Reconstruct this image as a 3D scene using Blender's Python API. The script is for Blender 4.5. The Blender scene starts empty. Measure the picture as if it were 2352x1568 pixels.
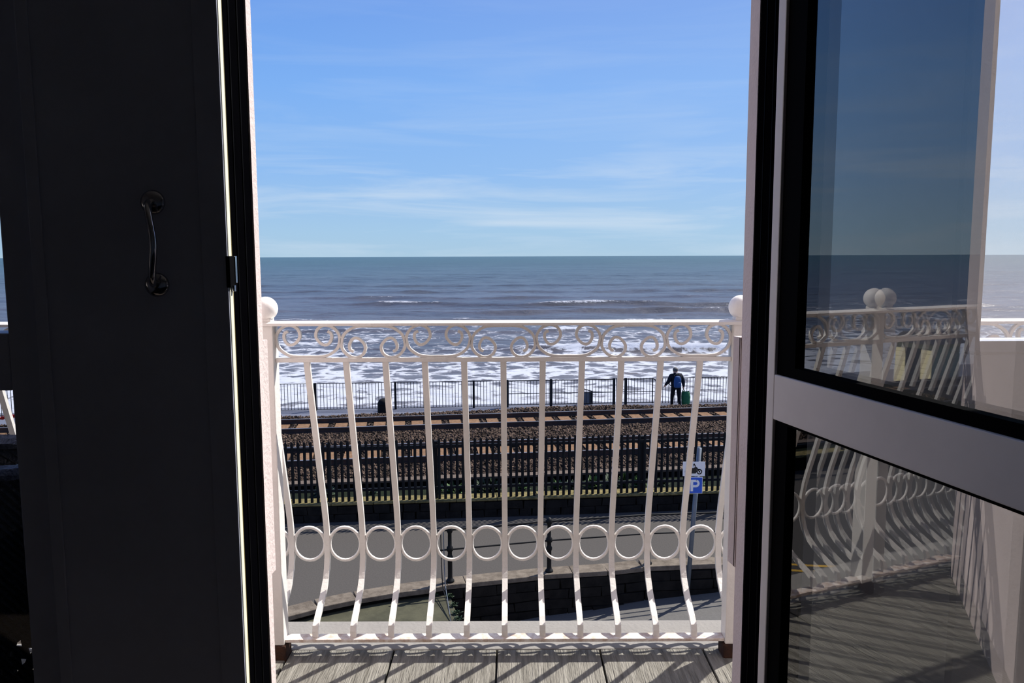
import bpy, bmesh, math, random
import numpy as np
from mathutils import Vector, Matrix, Quaternion
random.seed(7); rng = np.random.default_rng(7)
scene = bpy.context.scene
COL = scene.collection

# ------------------------------------------------------------------ camera
F = 1800.0; CX, CY = 1176.0, 784.0
CAMZ = 1.285
PITCH, ROLL = 6.25, -0.20
cam_d = bpy.data.cameras.new('camera'); cam = bpy.data.objects.new('camera', cam_d); COL.objects.link(cam)
cam_d.sensor_width = 36.0; cam_d.sensor_fit = 'HORIZONTAL'; cam_d.lens = F / 2352 * 36
cam_d.clip_start = 0.02; cam_d.clip_end = 30000
RM = Matrix.Rotation(math.radians(90 - PITCH), 3, 'X') @ Matrix.Rotation(math.radians(ROLL), 3, 'Z')
cam.matrix_world = Matrix.Translation((0, 0, CAMZ)) @ RM.to_4x4()
scene.camera = cam
def ray(x, y): return RM @ Vector(((x - CX) / F, -(y - CY) / F, -1))
def on_z(x, y, z):
    d = ray(x, y); return Vector((0, 0, CAMZ)) + d * ((z - CAMZ) / d.z)
def on_y(x, y, Y):
    d = ray(x, y); return Vector((0, 0, CAMZ)) + d * (Y / d.y)

# ------------------------------------------------------------------ light
def lin(r, g, b):
    f = lambda c: (c / 255 / 12.92) if c <= 10 else ((c / 255 + .055) / 1.055) ** 2.4
    return (f(r), f(g), f(b), 1)
SUN_AZ, SUN_EL = math.radians(53.5), math.radians(49.0)
TOSUN = Vector((math.sin(SUN_AZ) * math.cos(SUN_EL), math.cos(SUN_AZ) * math.cos(SUN_EL), math.sin(SUN_EL)))
sd = bpy.data.lights.new('sun', 'SUN'); sun = bpy.data.objects.new('sun', sd); COL.objects.link(sun)
sd.energy = 7.5; sd.angle = math.radians(.53); sd.color = (1, .95, .88)
sun.rotation_euler = TOSUN.to_track_quat('Z', 'Y').to_euler(); sun.location = TOSUN * 40
sun['label'] = 'the sun high over the sea'; sun['category'] = 'sun'

world = bpy.data.worlds.new('sky'); scene.world = world; world.use_nodes = True
nt = world.node_tree; nt.nodes.clear()
def N(nt, t, **k):
    n = nt.nodes.new(t)
    for a, v in k.items():
        if a.startswith('i_'): n.inputs[int(a[2:])].default_value = v
        else: setattr(n, a, v)
    return n
def L(nt, a, b): nt.links.new(a, b)
def ramp(nt, stops, interp='LINEAR'):
    r = N(nt, 'ShaderNodeValToRGB'); cr = r.color_ramp; cr.interpolation = interp
    while len(cr.elements) < len(stops): cr.elements.new(.5)
    for e, (p, c) in zip(cr.elements, stops):
        e.position = p; e.color = c if len(c) == 4 else (*c, 1)
    return r
tc = N(nt, 'ShaderNodeTexCoord'); sep = N(nt, 'ShaderNodeSeparateXYZ'); L(nt, tc.outputs['Generated'], sep.inputs[0])
sky = ramp(nt, [(0, lin(172, 203, 226)), (.03, lin(166, 202, 232)), (.10, lin(146, 190, 241)), (.20, lin(126, 177, 243)), (.31, lin(106, 156, 234)), (.6, lin(74, 120, 200)), (1, lin(56, 98, 178))])
L(nt, sep.outputs['Z'], sky.inputs[0])
# thin streaky cloud
mp = N(nt, 'ShaderNodeMapping'); mp.inputs['Rotation'].default_value = (0, math.radians(-4), 0); mp.inputs['Scale'].default_value = (1.6, 1.6, 17)
L(nt, tc.outputs['Generated'], mp.inputs[0])
nz = N(nt, 'ShaderNodeTexNoise'); nz.inputs['Scale'].default_value = 2.1; nz.inputs['Detail'].default_value = 7; nz.inputs['Roughness'].default_value = .55; nz.inputs['Distortion'].default_value = .5
L(nt, mp.outputs[0], nz.inputs['Vector'])
nr = ramp(nt, [(.46, (0, 0, 0)), (.72, (1, 1, 1))]); L(nt, nz.outputs[0], nr.inputs[0])
band = ramp(nt, [(.0, (.5, .5, .5)), (.05, (.75, .75, .75)), (.10, (.7, .7, .7)), (.14, (.22, .22, .22)), (.3, (.07, .07, .07)), (1, (.04, .04, .04))]); L(nt, sep.outputs['Z'], band.inputs[0])
cm = N(nt, 'ShaderNodeMath', operation='MULTIPLY'); L(nt, nr.outputs[0], cm.inputs[0]); L(nt, band.outputs[0], cm.inputs[1])
cm2 = N(nt, 'ShaderNodeMath', operation='MULTIPLY'); L(nt, cm.outputs[0], cm2.inputs[0]); cm2.inputs[1].default_value = .80
# air brightens towards the sun
dt = N(nt, 'ShaderNodeVectorMath', operation='DOT_PRODUCT'); L(nt, tc.outputs['Generated'], dt.inputs[0]); dt.inputs[1].default_value = TOSUN
gl = ramp(nt, [(.35, (0, 0, 0)), (.75, (.10, .10, .10)), (1, (.8, .8, .8))], 'EASE'); L(nt, dt.outputs['Value'], gl.inputs[0])
mx0 = N(nt, 'ShaderNodeMix', data_type='RGBA'); L(nt, gl.outputs[0], mx0.inputs[0]); L(nt, sky.outputs[0], mx0.inputs[6]); mx0.inputs[7].default_value = (.86, .92, 1, 1)
mx = N(nt, 'ShaderNodeMix', data_type='RGBA'); L(nt, cm2.outputs[0], mx.inputs[0]); L(nt, mx0.outputs[2], mx.inputs[6]); mx.inputs[7].default_value = lin(214, 228, 242)
bg = N(nt, 'ShaderNodeBackground'); L(nt, mx.outputs[2], bg.inputs[0]); bg.inputs[1].default_value = 1.0
wo = N(nt, 'ShaderNodeOutputWorld'); L(nt, bg.outputs[0], wo.inputs[0])

vs = scene.view_settings; vs.view_transform = 'Standard'; vs.look = 'None'; vs.gamma = 1; vs.exposure = 0.0; vs.use_curve_mapping = False

# ------------------------------------------------------------------ materials
MATS = {}
def mat(name, col, rough=.6, metal=0, vary=0, vscale=8, bump=0, bscale=60, spec=.5, col2=None, stretch=(1, 1, 1), island=0, detail=4):
    m = bpy.data.materials.new(name); m.use_nodes = True; t = m.node_tree; b = t.nodes['Principled BSDF']
    b.inputs['Roughness'].default_value = rough; b.inputs['Metallic'].default_value = metal; b.inputs['Specular IOR Level'].default_value = spec if rough < .85 else min(spec, .12)
    c = lin(*col); b.inputs['Base Color'].default_value = c
    if vary or bump or col2:
        g = N(t, 'ShaderNodeNewGeometry'); mp = N(t, 'ShaderNodeMapping'); mp.inputs['Scale'].default_value = stretch; L(t, g.outputs['Position'], mp.inputs[0])
    if vary or col2:
        n = N(t, 'ShaderNodeTexNoise'); n.inputs['Scale'].default_value = vscale; n.inputs['Detail'].default_value = detail; n.inputs['Roughness'].default_value = .65
        L(t, mp.outputs[0], n.inputs['Vector'])
        c2 = lin(*col2) if col2 else tuple(x * (1 - vary) for x in c[:3]) + (1,)
        r = ramp(t, [(.36, c2), (.64, c)]); L(t, n.outputs[0], r.inputs[0]); src = r.outputs[0]
        if island:
            gi = N(t, 'ShaderNodeNewGeometry'); rr = ramp(t, [(0, (1 - island,) * 3), (1, (1 + island * .6,) * 3)]); L(t, gi.outputs['Random Per Island'], rr.inputs[0])
            mm = N(t, 'ShaderNodeMix', data_type='RGBA', blend_type='MULTIPLY'); mm.inputs[0].default_value = 1; L(t, src, mm.inputs[6]); L(t, rr.outputs[0], mm.inputs[7]); src = mm.outputs[2]
        L(t, src, b.inputs['Base Color'])
    if bump:
        n2 = N(t, 'ShaderNodeTexNoise'); n2.inputs['Scale'].default_value = bscale; n2.inputs['Detail'].default_value = 3; L(t, mp.outputs[0], n2.inputs['Vector'])
        bp = N(t, 'ShaderNodeBump'); bp.inputs['Strength'].default_value = bump; bp.inputs['Distance'].default_value = .01
        L(t, n2.outputs[0], bp.inputs['Height']); L(t, bp.outputs[0], b.inputs['Normal'])
    MATS[name] = m; return m
def glass_mat(name, tint=(.985, .99, .99), refl=.9):
    m = bpy.data.materials.new(name); m.use_nodes = True; t = m.node_tree; t.nodes.clear()
    g = N(t, 'ShaderNodeNewGeometry'); mi = N(t, 'ShaderNodeMath', operation='MULTIPLY_ADD'); L(t, g.outputs['Backfacing'], mi.inputs[0]); mi.inputs[1].default_value = 1 / 1.5 - 1.5; mi.inputs[2].default_value = 1.5
    fr = N(t, 'ShaderNodeFresnel'); L(t, mi.outputs[0], fr.inputs['IOR'])
    # both faces of a thin pane reflect as one: 2F/(1+F), carried by the face that is met first
    a1 = N(t, 'ShaderNodeMath', operation='ADD'); L(t, fr.outputs[0], a1.inputs[0]); a1.inputs[1].default_value = 1
    a2 = N(t, 'ShaderNodeMath', operation='DIVIDE'); L(t, fr.outputs[0], a2.inputs[0]); L(t, a1.outputs[0], a2.inputs[1])
    a3 = N(t, 'ShaderNodeMath', operation='MULTIPLY_ADD'); L(t, g.outputs['Backfacing'], a3.inputs[0]); a3.inputs[1].default_value = -2; a3.inputs[2].default_value = 2
    a4 = N(t, 'ShaderNodeMath', operation='MULTIPLY'); L(t, a2.outputs[0], a4.inputs[0]); L(t, a3.outputs[0], a4.inputs[1])
    tr = N(t, 'ShaderNodeBsdfTransparent'); tr.inputs[0].default_value = (*tint, 1)
    gs = N(t, 'ShaderNodeBsdfGlossy'); gs.inputs['Color'].default_value = (refl, refl, refl, 1); gs.inputs['Roughness'].default_value = 0
    ms = N(t, 'ShaderNodeMixShader'); L(t, a4.outputs[0], ms.inputs[0]); L(t, tr.outputs[0], ms.inputs[1]); L(t, gs.outputs[0], ms.inputs[2])
    o = N(t, 'ShaderNodeOutputMaterial'); L(t, ms.outputs[0], o.inputs[0]); MATS[name] = m; return m
glass_mat('glass')
mat('white_paint', (228, 224, 219), .45, vary=.10, vscale=9, bump=.15, bscale=90)
mat('rusty_white', (232, 226, 220), .6, col2=(190, 166, 150), vscale=34, bump=.2, bscale=90)
mat('rust', (70, 48, 38), .9, col2=(48, 38, 36), vscale=40, bump=.5)
mat('ball_white', (240, 236, 232), .5, vary=.06, vscale=30, bump=.1)
mat('pink_render', (222, 207, 204), .9, vary=.06, vscale=5, bump=.22, bscale=110)
mat('black_frame', (5, 5, 7), .9, vary=.2, spec=0)
mat('charcoal', (188, 194, 212), .55, vary=.1, vscale=4, spec=.25)
mat('door_white', (236, 229, 227), .5, vary=.06, vscale=6)
mat('edge_cream', (240, 236, 214), .5, vary=.05)
mat('edge_yellow', (118, 108, 60), .6, vary=.1)
mat('gasket', (8, 8, 10), .8, vary=.1, spec=.02)
mat('chrome', (190, 190, 195), .12, 1)
mat('room_wall', (176, 170, 166), .9, vary=.08)
mat('room_floor', (48, 42, 38), .9, vary=.2, vscale=20)
mat('room_ceiling', (200, 198, 194), .9, vary=.05)
mat('deck_board', (140, 137, 129), .85, col2=(104, 101, 94), vscale=70, stretch=(1, .07, 1), bump=.9, bscale=220)
mat('ledge', (138, 135, 131), .9, vary=.08, vscale=7, bump=.25, bscale=80)
mat('rattan', (34, 35, 40), .45, vary=.35, vscale=60, bump=.6, bscale=160)
mat('rattan_rim_lit', (112, 114, 122), .6, vary=.6, vscale=90, bump=.8, bscale=160)  # rattan made paler for the rim, sunlight on its edges put into the colour
mat('asphalt', (78, 75, 72), .95, vary=.14, vscale=30, bump=.5, bscale=40)
mat('kerb', (116, 107, 96), .95, col2=(90, 82, 73), vscale=6, bump=.5, bscale=40)
mat('slab', (78, 77, 62), .95, col2=(60, 60, 49), vscale=2.2, bump=.4, bscale=30)
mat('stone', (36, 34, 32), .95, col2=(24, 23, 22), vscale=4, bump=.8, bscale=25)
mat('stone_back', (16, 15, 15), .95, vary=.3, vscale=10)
mat('lower_road', (100, 98, 95), .95, vary=.12, vscale=18, bump=.4, bscale=40)
mat('iron_black', (14, 15, 17), .6, vary=.2, spec=.25)
mat('palisade', (13, 17, 23), .6, vary=.2, spec=.2)
mat('sea_fence', (26, 29, 34), .6, vary=.2, spec=.25)
mat('galv', (104, 112, 122), .45, .3, vary=.15)
mat('sign_white', (226, 228, 232), .5, vary=.03)
mat('sign_blue', (22, 84, 196), .45, vary=.03)
mat('sign_black', (14, 14, 16), .6, vary=.1)
mat('ballast_bed', (38, 30, 25), 1, col2=(25, 20, 17), vscale=16, bump=1, bscale=18)
mat('ballast', (100, 84, 73), .95, col2=(62, 51, 44), vscale=2.5, island=.75, spec=.3)
mat('sleeper', (128, 101, 78), .95, col2=(100, 76, 58), vscale=9, bump=.4, bscale=40)
mat('rail_steel', (66, 46, 38), .7, col2=(40, 34, 34), vscale=6)
mat('rail_head', (170, 164, 160), .35, .8, vary=.2)
mat('concrete', (100, 89, 81), .95, vary=.15, vscale=8, bump=.4)
mat('moss', (26, 34, 20), 1, col2=(16, 20, 13), vscale=3, bump=.9, bscale=20)
mat('dry_grass', (128, 117, 80), 1, col2=(86, 80, 52), vscale=6, bump=.9, bscale=30)
mat('weed', (70, 104, 44), .7, vary=.45, vscale=20)
mat('weed_dark', (44, 66, 38), .7, vary=.45, vscale=20)
mat('promenade', (98, 102, 116), .9, vary=.1, vscale=3)
mat('jacket', (32, 34, 42), .85, vary=.2, vscale=20)
mat('trousers', (24, 24, 28), .9, vary=.2)
mat('skin', (196, 150, 128), .6, vary=.05)
mat('hair', (96, 90, 86), .8, vary=.3, vscale=60)
mat('pack_blue', (26, 74, 130), .75, vary=.15, vscale=20)
mat('bag_green', (24, 104, 62), .7, vary=.3, vscale=14)
mat('bin_black', (15, 16, 18), .8, vary=.2, spec=.2)
mat('red_plastic', (226, 62, 50), .5, vary=.2)
mat('cream_wall', (236, 222, 176), .9, vary=.06)
mat('roof_slate', (84, 82, 88), .8, vary=.2)
mat('yellow_paint', (208, 164, 60), .8, vary=.15)
mat('window_dark', (30, 34, 40), .2)

# ------------------------------------------------------------------ mesh helpers
def wl(o):
    v = Vector((0, 0, 0))
    while o: v = v + o.location; o = o.parent
    return v
def props(o, label=None, cat=None, group=None, kind=None):
    if label: o['label'] = label
    if cat: o['category'] = cat
    if group: o['group'] = group
    if kind: o['kind'] = kind
    return o
def empty(name, loc, label=None, cat=None, group=None, kind=None):
    o = bpy.data.objects.new(name, None); o.empty_display_size = .1; COL.objects.link(o); o.location = loc
    return props(o, label, cat, group, kind)
class MB:
    def __init__(s): s.v = []; s.f = []
    def add(s, vs, fs):
        k = len(s.v); s.v += [Vector(p) for p in vs]; s.f += [tuple(i + k for i in f) for f in fs]; return s
    def hexa(s, p):   # 4 bottom ccw, 4 top ccw
        return s.add(p, [(3, 2, 1, 0), (4, 5, 6, 7), (0, 1, 5, 4), (1, 2, 6, 5), (2, 3, 7, 6), (3, 0, 4, 7)])
    def box(s, x0, x1, y0, y1, z0, z1):
        return s.hexa([(x0, y0, z0), (x1, y0, z0), (x1, y1, z0), (x0, y1, z0), (x0, y0, z1), (x1, y0, z1), (x1, y1, z1), (x0, y1, z1)])
    def prism(s, poly, z0, z1):
        n = len(poly)
        # force ccw
        a = sum(poly[i][0] * poly[(i + 1) % n][1] - poly[(i + 1) % n][0] * poly[i][1] for i in range(n))
        if a < 0: poly = list(poly)[::-1]
        return s.add([(p[0], p[1], z0) for p in poly] + [(p[0], p[1], z1) for p in poly],
                     [tuple(range(n))[::-1], tuple(range(n, 2 * n))] + [(i, (i + 1) % n, n + (i + 1) % n, n + i) for i in range(n)])
    def tube(s, pts, w, h=None, n=4, closed=False, ref=(0, 0, 1), ph=None, taper=None):
        pts = [Vector(p) for p in pts]; h = h or w; ref = Vector(ref); m = len(pts); rings = []
        if ph is None: ph = math.pi / 4 if n == 4 else 0
        k = math.sqrt(2) if n == 4 else 1
        for i, p in enumerate(pts):
            a = pts[(i - 1) % m] if (closed or i) else p; b = pts[(i + 1) % m] if (closed or i < m - 1) else p
            t = (b - a).normalized(); u = t.cross(ref)
            u = u.normalized() if u.length > 1e-5 else t.orthogonal().normalized(); q = u.cross(t).normalized()
            sc = taper[i] if taper else 1
            rings.append([p + (u * (math.cos(ph + 2 * math.pi * j / n) * w / 2) + q * (math.sin(ph + 2 * math.pi * j / n) * h / 2)) * (k * sc) for j in range(n)])
        vs = [v for r in rings for v in r]; fs = []
        for i in range(m if closed else m - 1):
            i2 = (i + 1) % m
            for j in range(n):
                j2 = (j + 1) % n; fs.append((i * n + j, i * n + j2, i2 * n + j2, i2 * n + j))
        if not closed: fs += [tuple(range(n))[::-1], tuple((m - 1) * n + j for j in range(n))]
        return s.add(vs, fs)
    def lathe(s, prof, c=(0, 0, 0), n=16):
        c = Vector(c); vs = []; fs = []; m = len(prof)
        for r, z in prof:
            for j in range(n):
                a = 2 * math.pi * j / n; vs.append(c + Vector((r * math.cos(a), r * math.sin(a), z)))
        for i in range(m - 1):
            for j in range(n):
                j2 = (j + 1) % n; fs.append((i * n + j, i * n + j2, (i + 1) * n + j2, (i + 1) * n + j))
        fs += [tuple(range(n))[::-1], tuple((m - 1) * n + j for j in range(n))]
        return s.add(vs, fs)
    def sphere(s, c, r, n=20, m=12, sc=(1, 1, 1)):
        c = Vector(c); vs = []; fs = []
        for i in range(1, m):
            a = math.pi * i / m
            for j in range(n):
                b = 2 * math.pi * j / n; vs.append(c + Vector((r * sc[0] * math.sin(a) * math.cos(b), r * sc[1] * math.sin(a) * math.sin(b), -r * sc[2] * math.cos(a))))
        vs += [c - Vector((0, 0, r * sc[2])), c + Vector((0, 0, r * sc[2]))]; B = len(vs) - 2
        for i in range(m - 2):
            for j in range(n): fs.append((i * n + j, i * n + (j + 1) % n, (i + 1) * n + (j + 1) % n, (i + 1) * n + j))
        for j in range(n):
            fs.append((B, (j + 1) % n, j)); fs.append((B + 1, (m - 2) * n + j, (m - 2) * n + (j + 1) % n))
        return s.add(vs, fs)
    def build(s, name, m, parent=None, label=None, cat=None, group=None, kind=None, smooth=False, bevel=0):
        if parent: o0 = wl(parent)
        else:
            a = np.array([tuple(v) for v in s.v]); mn, mxx = a.min(0), a.max(0); o0 = Vector(((mn[0] + mxx[0]) / 2, (mn[1] + mxx[1]) / 2, mn[2]))
        me = bpy.data.meshes.new(name); me.from_pydata([tuple(v - o0) for v in s.v], [], s.f); me.update()
        if smooth:
            for p in me.polygons: p.use_smooth = True
        me.materials.append(MATS[m] if isinstance(m, str) else m)
        o = bpy.data.objects.new(name, me); COL.objects.link(o)
        if parent: o.parent = parent
        else: o.location = o0
        if bevel:
            md = o.modifiers.new('bevel', 'BEVEL'); md.width = bevel; md.segments = 2; md.limit_method = 'ANGLE'
        return props(o, label, cat, group, kind)
def box(name, b, m, parent=None, **k): return MB().box(*b).build(name, m, parent, **k)
def shared(name, me, loc, parent=None, rot=None, scale=None):
    o = bpy.data.objects.new(name, me); COL.objects.link(o)
    if parent: o.parent = parent; o.location = Vector(loc) - wl(parent)
    else: o.location = loc
    if rot is not None: o.rotation_euler = rot
    if scale is not None: o.scale = scale
    return o
def mesh_of(mb, name, m, smooth=False):
    me = bpy.data.meshes.new(name); me.from_pydata([tuple(v) for v in mb.v], [], mb.f); me.update(); me.materials.append(MATS[m])
    if smooth:
        for p in me.polygons: p.use_smooth = True
    return me
def catmull(P, k=8):
    P = [Vector(p) for p in P]; out = []
    for i in range(len(P) - 1):
        a = P[i - 1] if i else P[0] * 2 - P[1]; b = P[i]; c = P[i + 1]; d = P[i + 2] if i + 2 < len(P) else P[-1] * 2 - P[-2]
        for j in range(k):
            t = j / k; out.append(.5 * ((2 * b) + (c - a) * t + (2 * a - 5 * b + 4 * c - d) * t * t + (3 * b - a - 3 * c + d) * t ** 3))
    out.append(P[-1]); return out

# ================================================================== ROOM SHELL
XL, XR = -.550, .515           # clear opening
S = dict(kind='structure')
FZ = .03; HZ = 2.36            # room floor, head of openings
box('floor', (-2.3, 2.3, -3.0, 1.70, FZ - .12, FZ), 'room_floor', label='dark floor of the unlit room', cat='floor', **S)
box('ceiling', (-2.3, 2.3, -3.0, 1.62, 2.75, 2.85), 'room_ceiling', label='shaded ceiling of the unlit room', cat='ceiling', **S)
box('wall_left', (-2.4, -2.3, -3.0, 1.62, FZ - .12, 2.85), 'room_wall', label='side wall of the dark room beside the window', cat='wall', **S)
box('wall_right', (2.3, 2.4, -3.0, 1.62, FZ - .12, 2.85), 'room_wall', label='side wall of the dark room beyond the glazed door', cat='wall', **S)
box('wall_back', (-2.4, 2.4, -3.1, -3.0, FZ - .12, 2.85), 'room_wall', label='rear wall of the dark room', cat='wall', **S)
W1 = (-1.95, -.955); W2 = (.915, 2.05)
m = MB()
m.box(-2.3, W1[0], 1.55, 1.62, FZ, 2.75); m.box(W1[1], XL - .012, 1.55, 1.62, FZ, 2.75); m.box(XR + .075, W2[0], 1.575, 1.62, FZ, 2.75); m.box(W2[1], 2.3, 1.55, 1.62, FZ, 2.75)
m.box(W2[0], W2[1], 1.55, 1.62, FZ, 1.085); m.box(W1[0], W1[1], 1.55, 1.62, HZ, 2.75); m.box(W2[0], W2[1], 1.55, 1.62, HZ, 2.75); m.box(XL - .012, XR + .075, 1.56, 1.62, HZ, 2.75)
m.build('wall_front', 'charcoal', label='dark inner wall around the balcony doorway', cat='wall', **S)
# masonry outside
m = MB()
m.box(-7, W1[0], 1.621, 1.755, -5.4, 6.2); m.box(W2[1], 7, 1.621, 1.755, -5.4, 6.2)
m.box(W1[0], W2[1], 1.621, 1.755, HZ + .06, 6.2); m.box(W1[0], W2[1], 1.621, 1.755, -5.4, -.001)
m.box(W1[1], -.69, 1.621, 1.755, 0, HZ + .06); m.box(XR + .002, W2[0], 1.69, 1.755, 0, HZ + .06); m.box(W2[0], W2[1], 1.621, 1.755, 0, 1.06)
m.build('wall_facade', 'pink_render', label='pale pink rendered house front around the balcony doorway', cat='wall', **S)
m = MB(); m.prism([(XL, 1.69), (XL, 1.722), (-1.215, 2.362), (-1.25, 2.325), (-.69, 1.785), (-.69, 1.69)], 0, 2.9)
m.build('wall_wing', 'pink_render', label='sunlit pink splayed wall between the doorway and the balcony chair', cat='wall', **S)
# jamb strips of old render
z0, z1 = .565, 1.10
MB().prism([(XL - .02, 1.716), (XL, 1.716), (XL + .002, 1.745), (XL - .04, 1.745)], z0, z1).build('trim_1', 'pink_render', label='sunlit raised render strip on the doorway edge beside the lit post', cat='trim', **S)
MB().prism([(XR, 1.752), (XR + .03, 1.752), (XR + .03, 1.79), (XR - .006, 1.79)], z0, z1).build('trim_2', 'pink_render', label='shaded raised render strip on the doorway edge beside the glazed door', cat='trim', **S)
MB().box(XR - .0015, XR + .004, 1.7555, 1.7585, z0, z1).build('trim_5', 'rust', label='rusty dark crack along the shaded render strip', cat='trim', **S)
# black fixed frame linings
def jamb(name, xa, xb, label):
    j = empty(name, ((xa + xb) / 2, 1.62, FZ), label, 'door frame', kind='structure')
    inner = xb if xa < -0 else xa; sg = 1 if xa < 0 else -1
    box('lining', (xa, xb, 1.546, 1.69, FZ, HZ), 'black_frame', j)
    for yy in (1.590, 1.640):
        box('ridge', (min(inner, inner + sg * .002), max(inner, inner + sg * .002), yy, yy + .004, FZ, HZ), 'gasket', j)
jamb('trim_3', XL - .06, XL - .004, 'black door frame upright beside the dark handled leaf')
jamb('trim_4', XR + .004, XR + .06, 'black door frame upright that carries the glazed door')
box('trim_6', (XL - .06, XR + .06, 1.546, 1.69, HZ, HZ + .06), 'black_frame', label='black door frame head above the doorway', cat='door frame', **S)

# ------------------------------------------------ left leaf with pull handle (in the plane of the wall)
D2 = empty('door_2', ((XL - .95) / 2, 1.53, FZ), 'dark narrow door leaf with a curved chrome pull handle', 'door', kind='structure')
PX0, PX1 = -.93, XL + .001
box('leaf', (PX0, PX1 - .002, 1.528, 1.5485, FZ + .01, HZ), 'charcoal', D2)
box('lock_edge', (PX1 - .002, PX1 + .0005, 1.5285, 1.5435, FZ + .01, HZ), 'edge_cream', D2, label='sunlit cream edge of the leaf')
box('edge_seal', (PX1 - .002, PX1 + .0005, 1.5435, 1.547, FZ + .01, HZ), 'edge_yellow', D2)
box('stile', (-.600, PX1 - .001, 1.5245, 1.5285, FZ + .01, HZ), 'charcoal', D2, bevel=.002)
box('stile', (PX0, -.905, 1.5245, 1.5285, FZ + .01, HZ), 'charcoal', D2, bevel=.002)
hx = on_y(347, 558, 1.51).x
zt, zb = on_y(342, 462, 1.5).z, on_y(347, 655, 1.5).z
def rose(z):
    m = MB()
    n = 20; prof = [(.0, .0), (.0235, .0), (.0235, .003), (.0195, .0065), (.011, .009), (.0, .010)]
    vs = []; fs = []
    for r, d in prof:
        for j in range(n):
            a = 2 * math.pi * j / n; vs.append((hx + r * math.cos(a), 1.528 - d, z + r * math.sin(a)))
    for i in range(len(prof) - 1):
        for j in range(n): fs.append((i * n + j, i * n + (j + 1) % n, (i + 1) * n + (j + 1) % n, (i + 1) * n + j))
    return m.add(vs, fs)
H = empty('pull_handle', Vector((hx, 1.52, (zt + zb) / 2)) - wl(D2)); H.parent = D2; H['label'] = 'curved chrome pull handle on two round roses'
rose(zt).build('rose', 'chrome', H, smooth=True); rose(zb).build('rose', 'chrome', H, smooth=True)
pts = catmull([(hx, 1.522, zt), (hx + .001, 1.502, zt - .006), (hx + .008, 1.490, zt - .03), (hx + .016, 1.484, (zt + zb) / 2), (hx + .009, 1.490, zb + .03), (hx + .003, 1.502, zb + .006), (hx, 1.522, zb)], 8)
MB().tube(pts, .0145, .0135, n=12, ref=(1, 0, 0)).build('grip', 'chrome', H, smooth=True)
zl0, zl1 = on_y(530, 660, 1.535).z, on_y(530, 588, 1.535).z
LT = box('latch_plate', (PX1 - .004, PX1 + .004, 1.522, 1.556, zl0, zl1), 'gasket', D2, bevel=.001, label='small metal latch plate on the leaf edge')
box('latch_rim', (PX1 + .001, PX1 + .006, 1.5485, 1.5575, zl0 + .008, zl1), 'chrome', LT, bevel=.001)
box('latch_bolt', (PX1 + .000, PX1 + .007, 1.536, 1.544, zl0 - .008, zl0 + .004), 'chrome', LT, bevel=.001)

# ------------------------------------------------ windows beside the doorway
def window(name, x0, x1, zb, zt, mid, label, frame='charcoal', sill=None):
    w = empty(name, ((x0 + x1) / 2, 1.585, zb), label, 'window', kind='structure')
    fw = .05
    for a, b in ((x0, x0 + fw), (x1 - fw, x1)): box('frame_upright', (a, b, 1.555, 1.62, zb, zt), frame, w, bevel=.003)
    box('frame_head', (x0 + fw, x1 - fw, 1.555, 1.62, zt - fw, zt), frame, w)
    box('frame_foot', (x0 + fw, x1 - fw, 1.555, 1.62, zb, zb + (fw if mid else .022)), frame, w)
    zs = [(zb + (fw if mid else .022), zt - fw)]
    if mid:
        box('transom', (x0 + fw, x1 - fw, 1.555, 1.62, mid[0], mid[1]), frame, w, bevel=.003)
        zs = [(zb + fw, mid[0]), (mid[1], zt - fw)]
    for a, b in zs: box('pane', (x0 + fw, x1 - fw, 1.585, 1.589, a, b), 'glass', w)
    if sill: box('window_sill', (x0, x1, 1.6, 1.80, zb - .03, zb), 'white_paint', w, bevel=.003)
window('window_1', W1[0], W1[1], FZ + .02, HZ, (on_y(20, 897, 1.555).z, on_y(20, 765, 1.555).z), 'tall dark-framed window with a transom in front of the balcony chair')
window('window_2', W2[0] - .03, W2[1], 1.09, HZ, None, 'bright window seen through the open glazed door', sill=True)

# ------------------------------------------------ open glazed door on the right
HG = Vector((on_y(1764, 784, 1.545).x, 1.545, 0)); TH = math.radians(102.5)
dd = Vector((-math.cos(TH), -math.sin(TH), 0)); nn = Vector((-math.sin(TH), math.cos(TH), 0))   # along leaf, outward face normal
D1 = empty('door_1', (HG.x, HG.y, FZ), 'white glazed door standing open into the room, glass reflecting the balcony', 'door', kind='structure')
def lbox(name, t0, t1, s0, s1, z0, z1, m, parent=D1, **k):
    P = lambda t, s, z: HG + dd * t + nn * s + Vector((0, 0, z))
    return MB().hexa([P(t0, s0, z0), P(t0, s1, z0), P(t1, s1, z0), P(t1, s0, z0), P(t0, s0, z1), P(t0, s1, z1), P(t1, s1, z1), P(t1, s0, z1)][::1]).build(name, m, parent, **k)
LW = 1.06; mz0, mz1 = .963, 1.052; bz, tz = FZ + .02, HZ - .01
lbox('stile', 0, .027, -.056, 0, bz, tz, 'door_white', bevel=.002)
lbox('stile', LW - .09, LW, -.056, 0, bz, tz, 'door_white', bevel=.002)
lbox('mid_rail', .027, LW - .09, -.056, 0, mz0, mz1, 'door_white', bevel=.002)
lbox('bottom_rail', .027, LW - .09, -.056, 0, bz, .26, 'door_white', bevel=.002)
lbox('top_rail', .027, LW - .09, -.056, 0, tz - .09, tz, 'door_white', bevel=.002)
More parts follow.
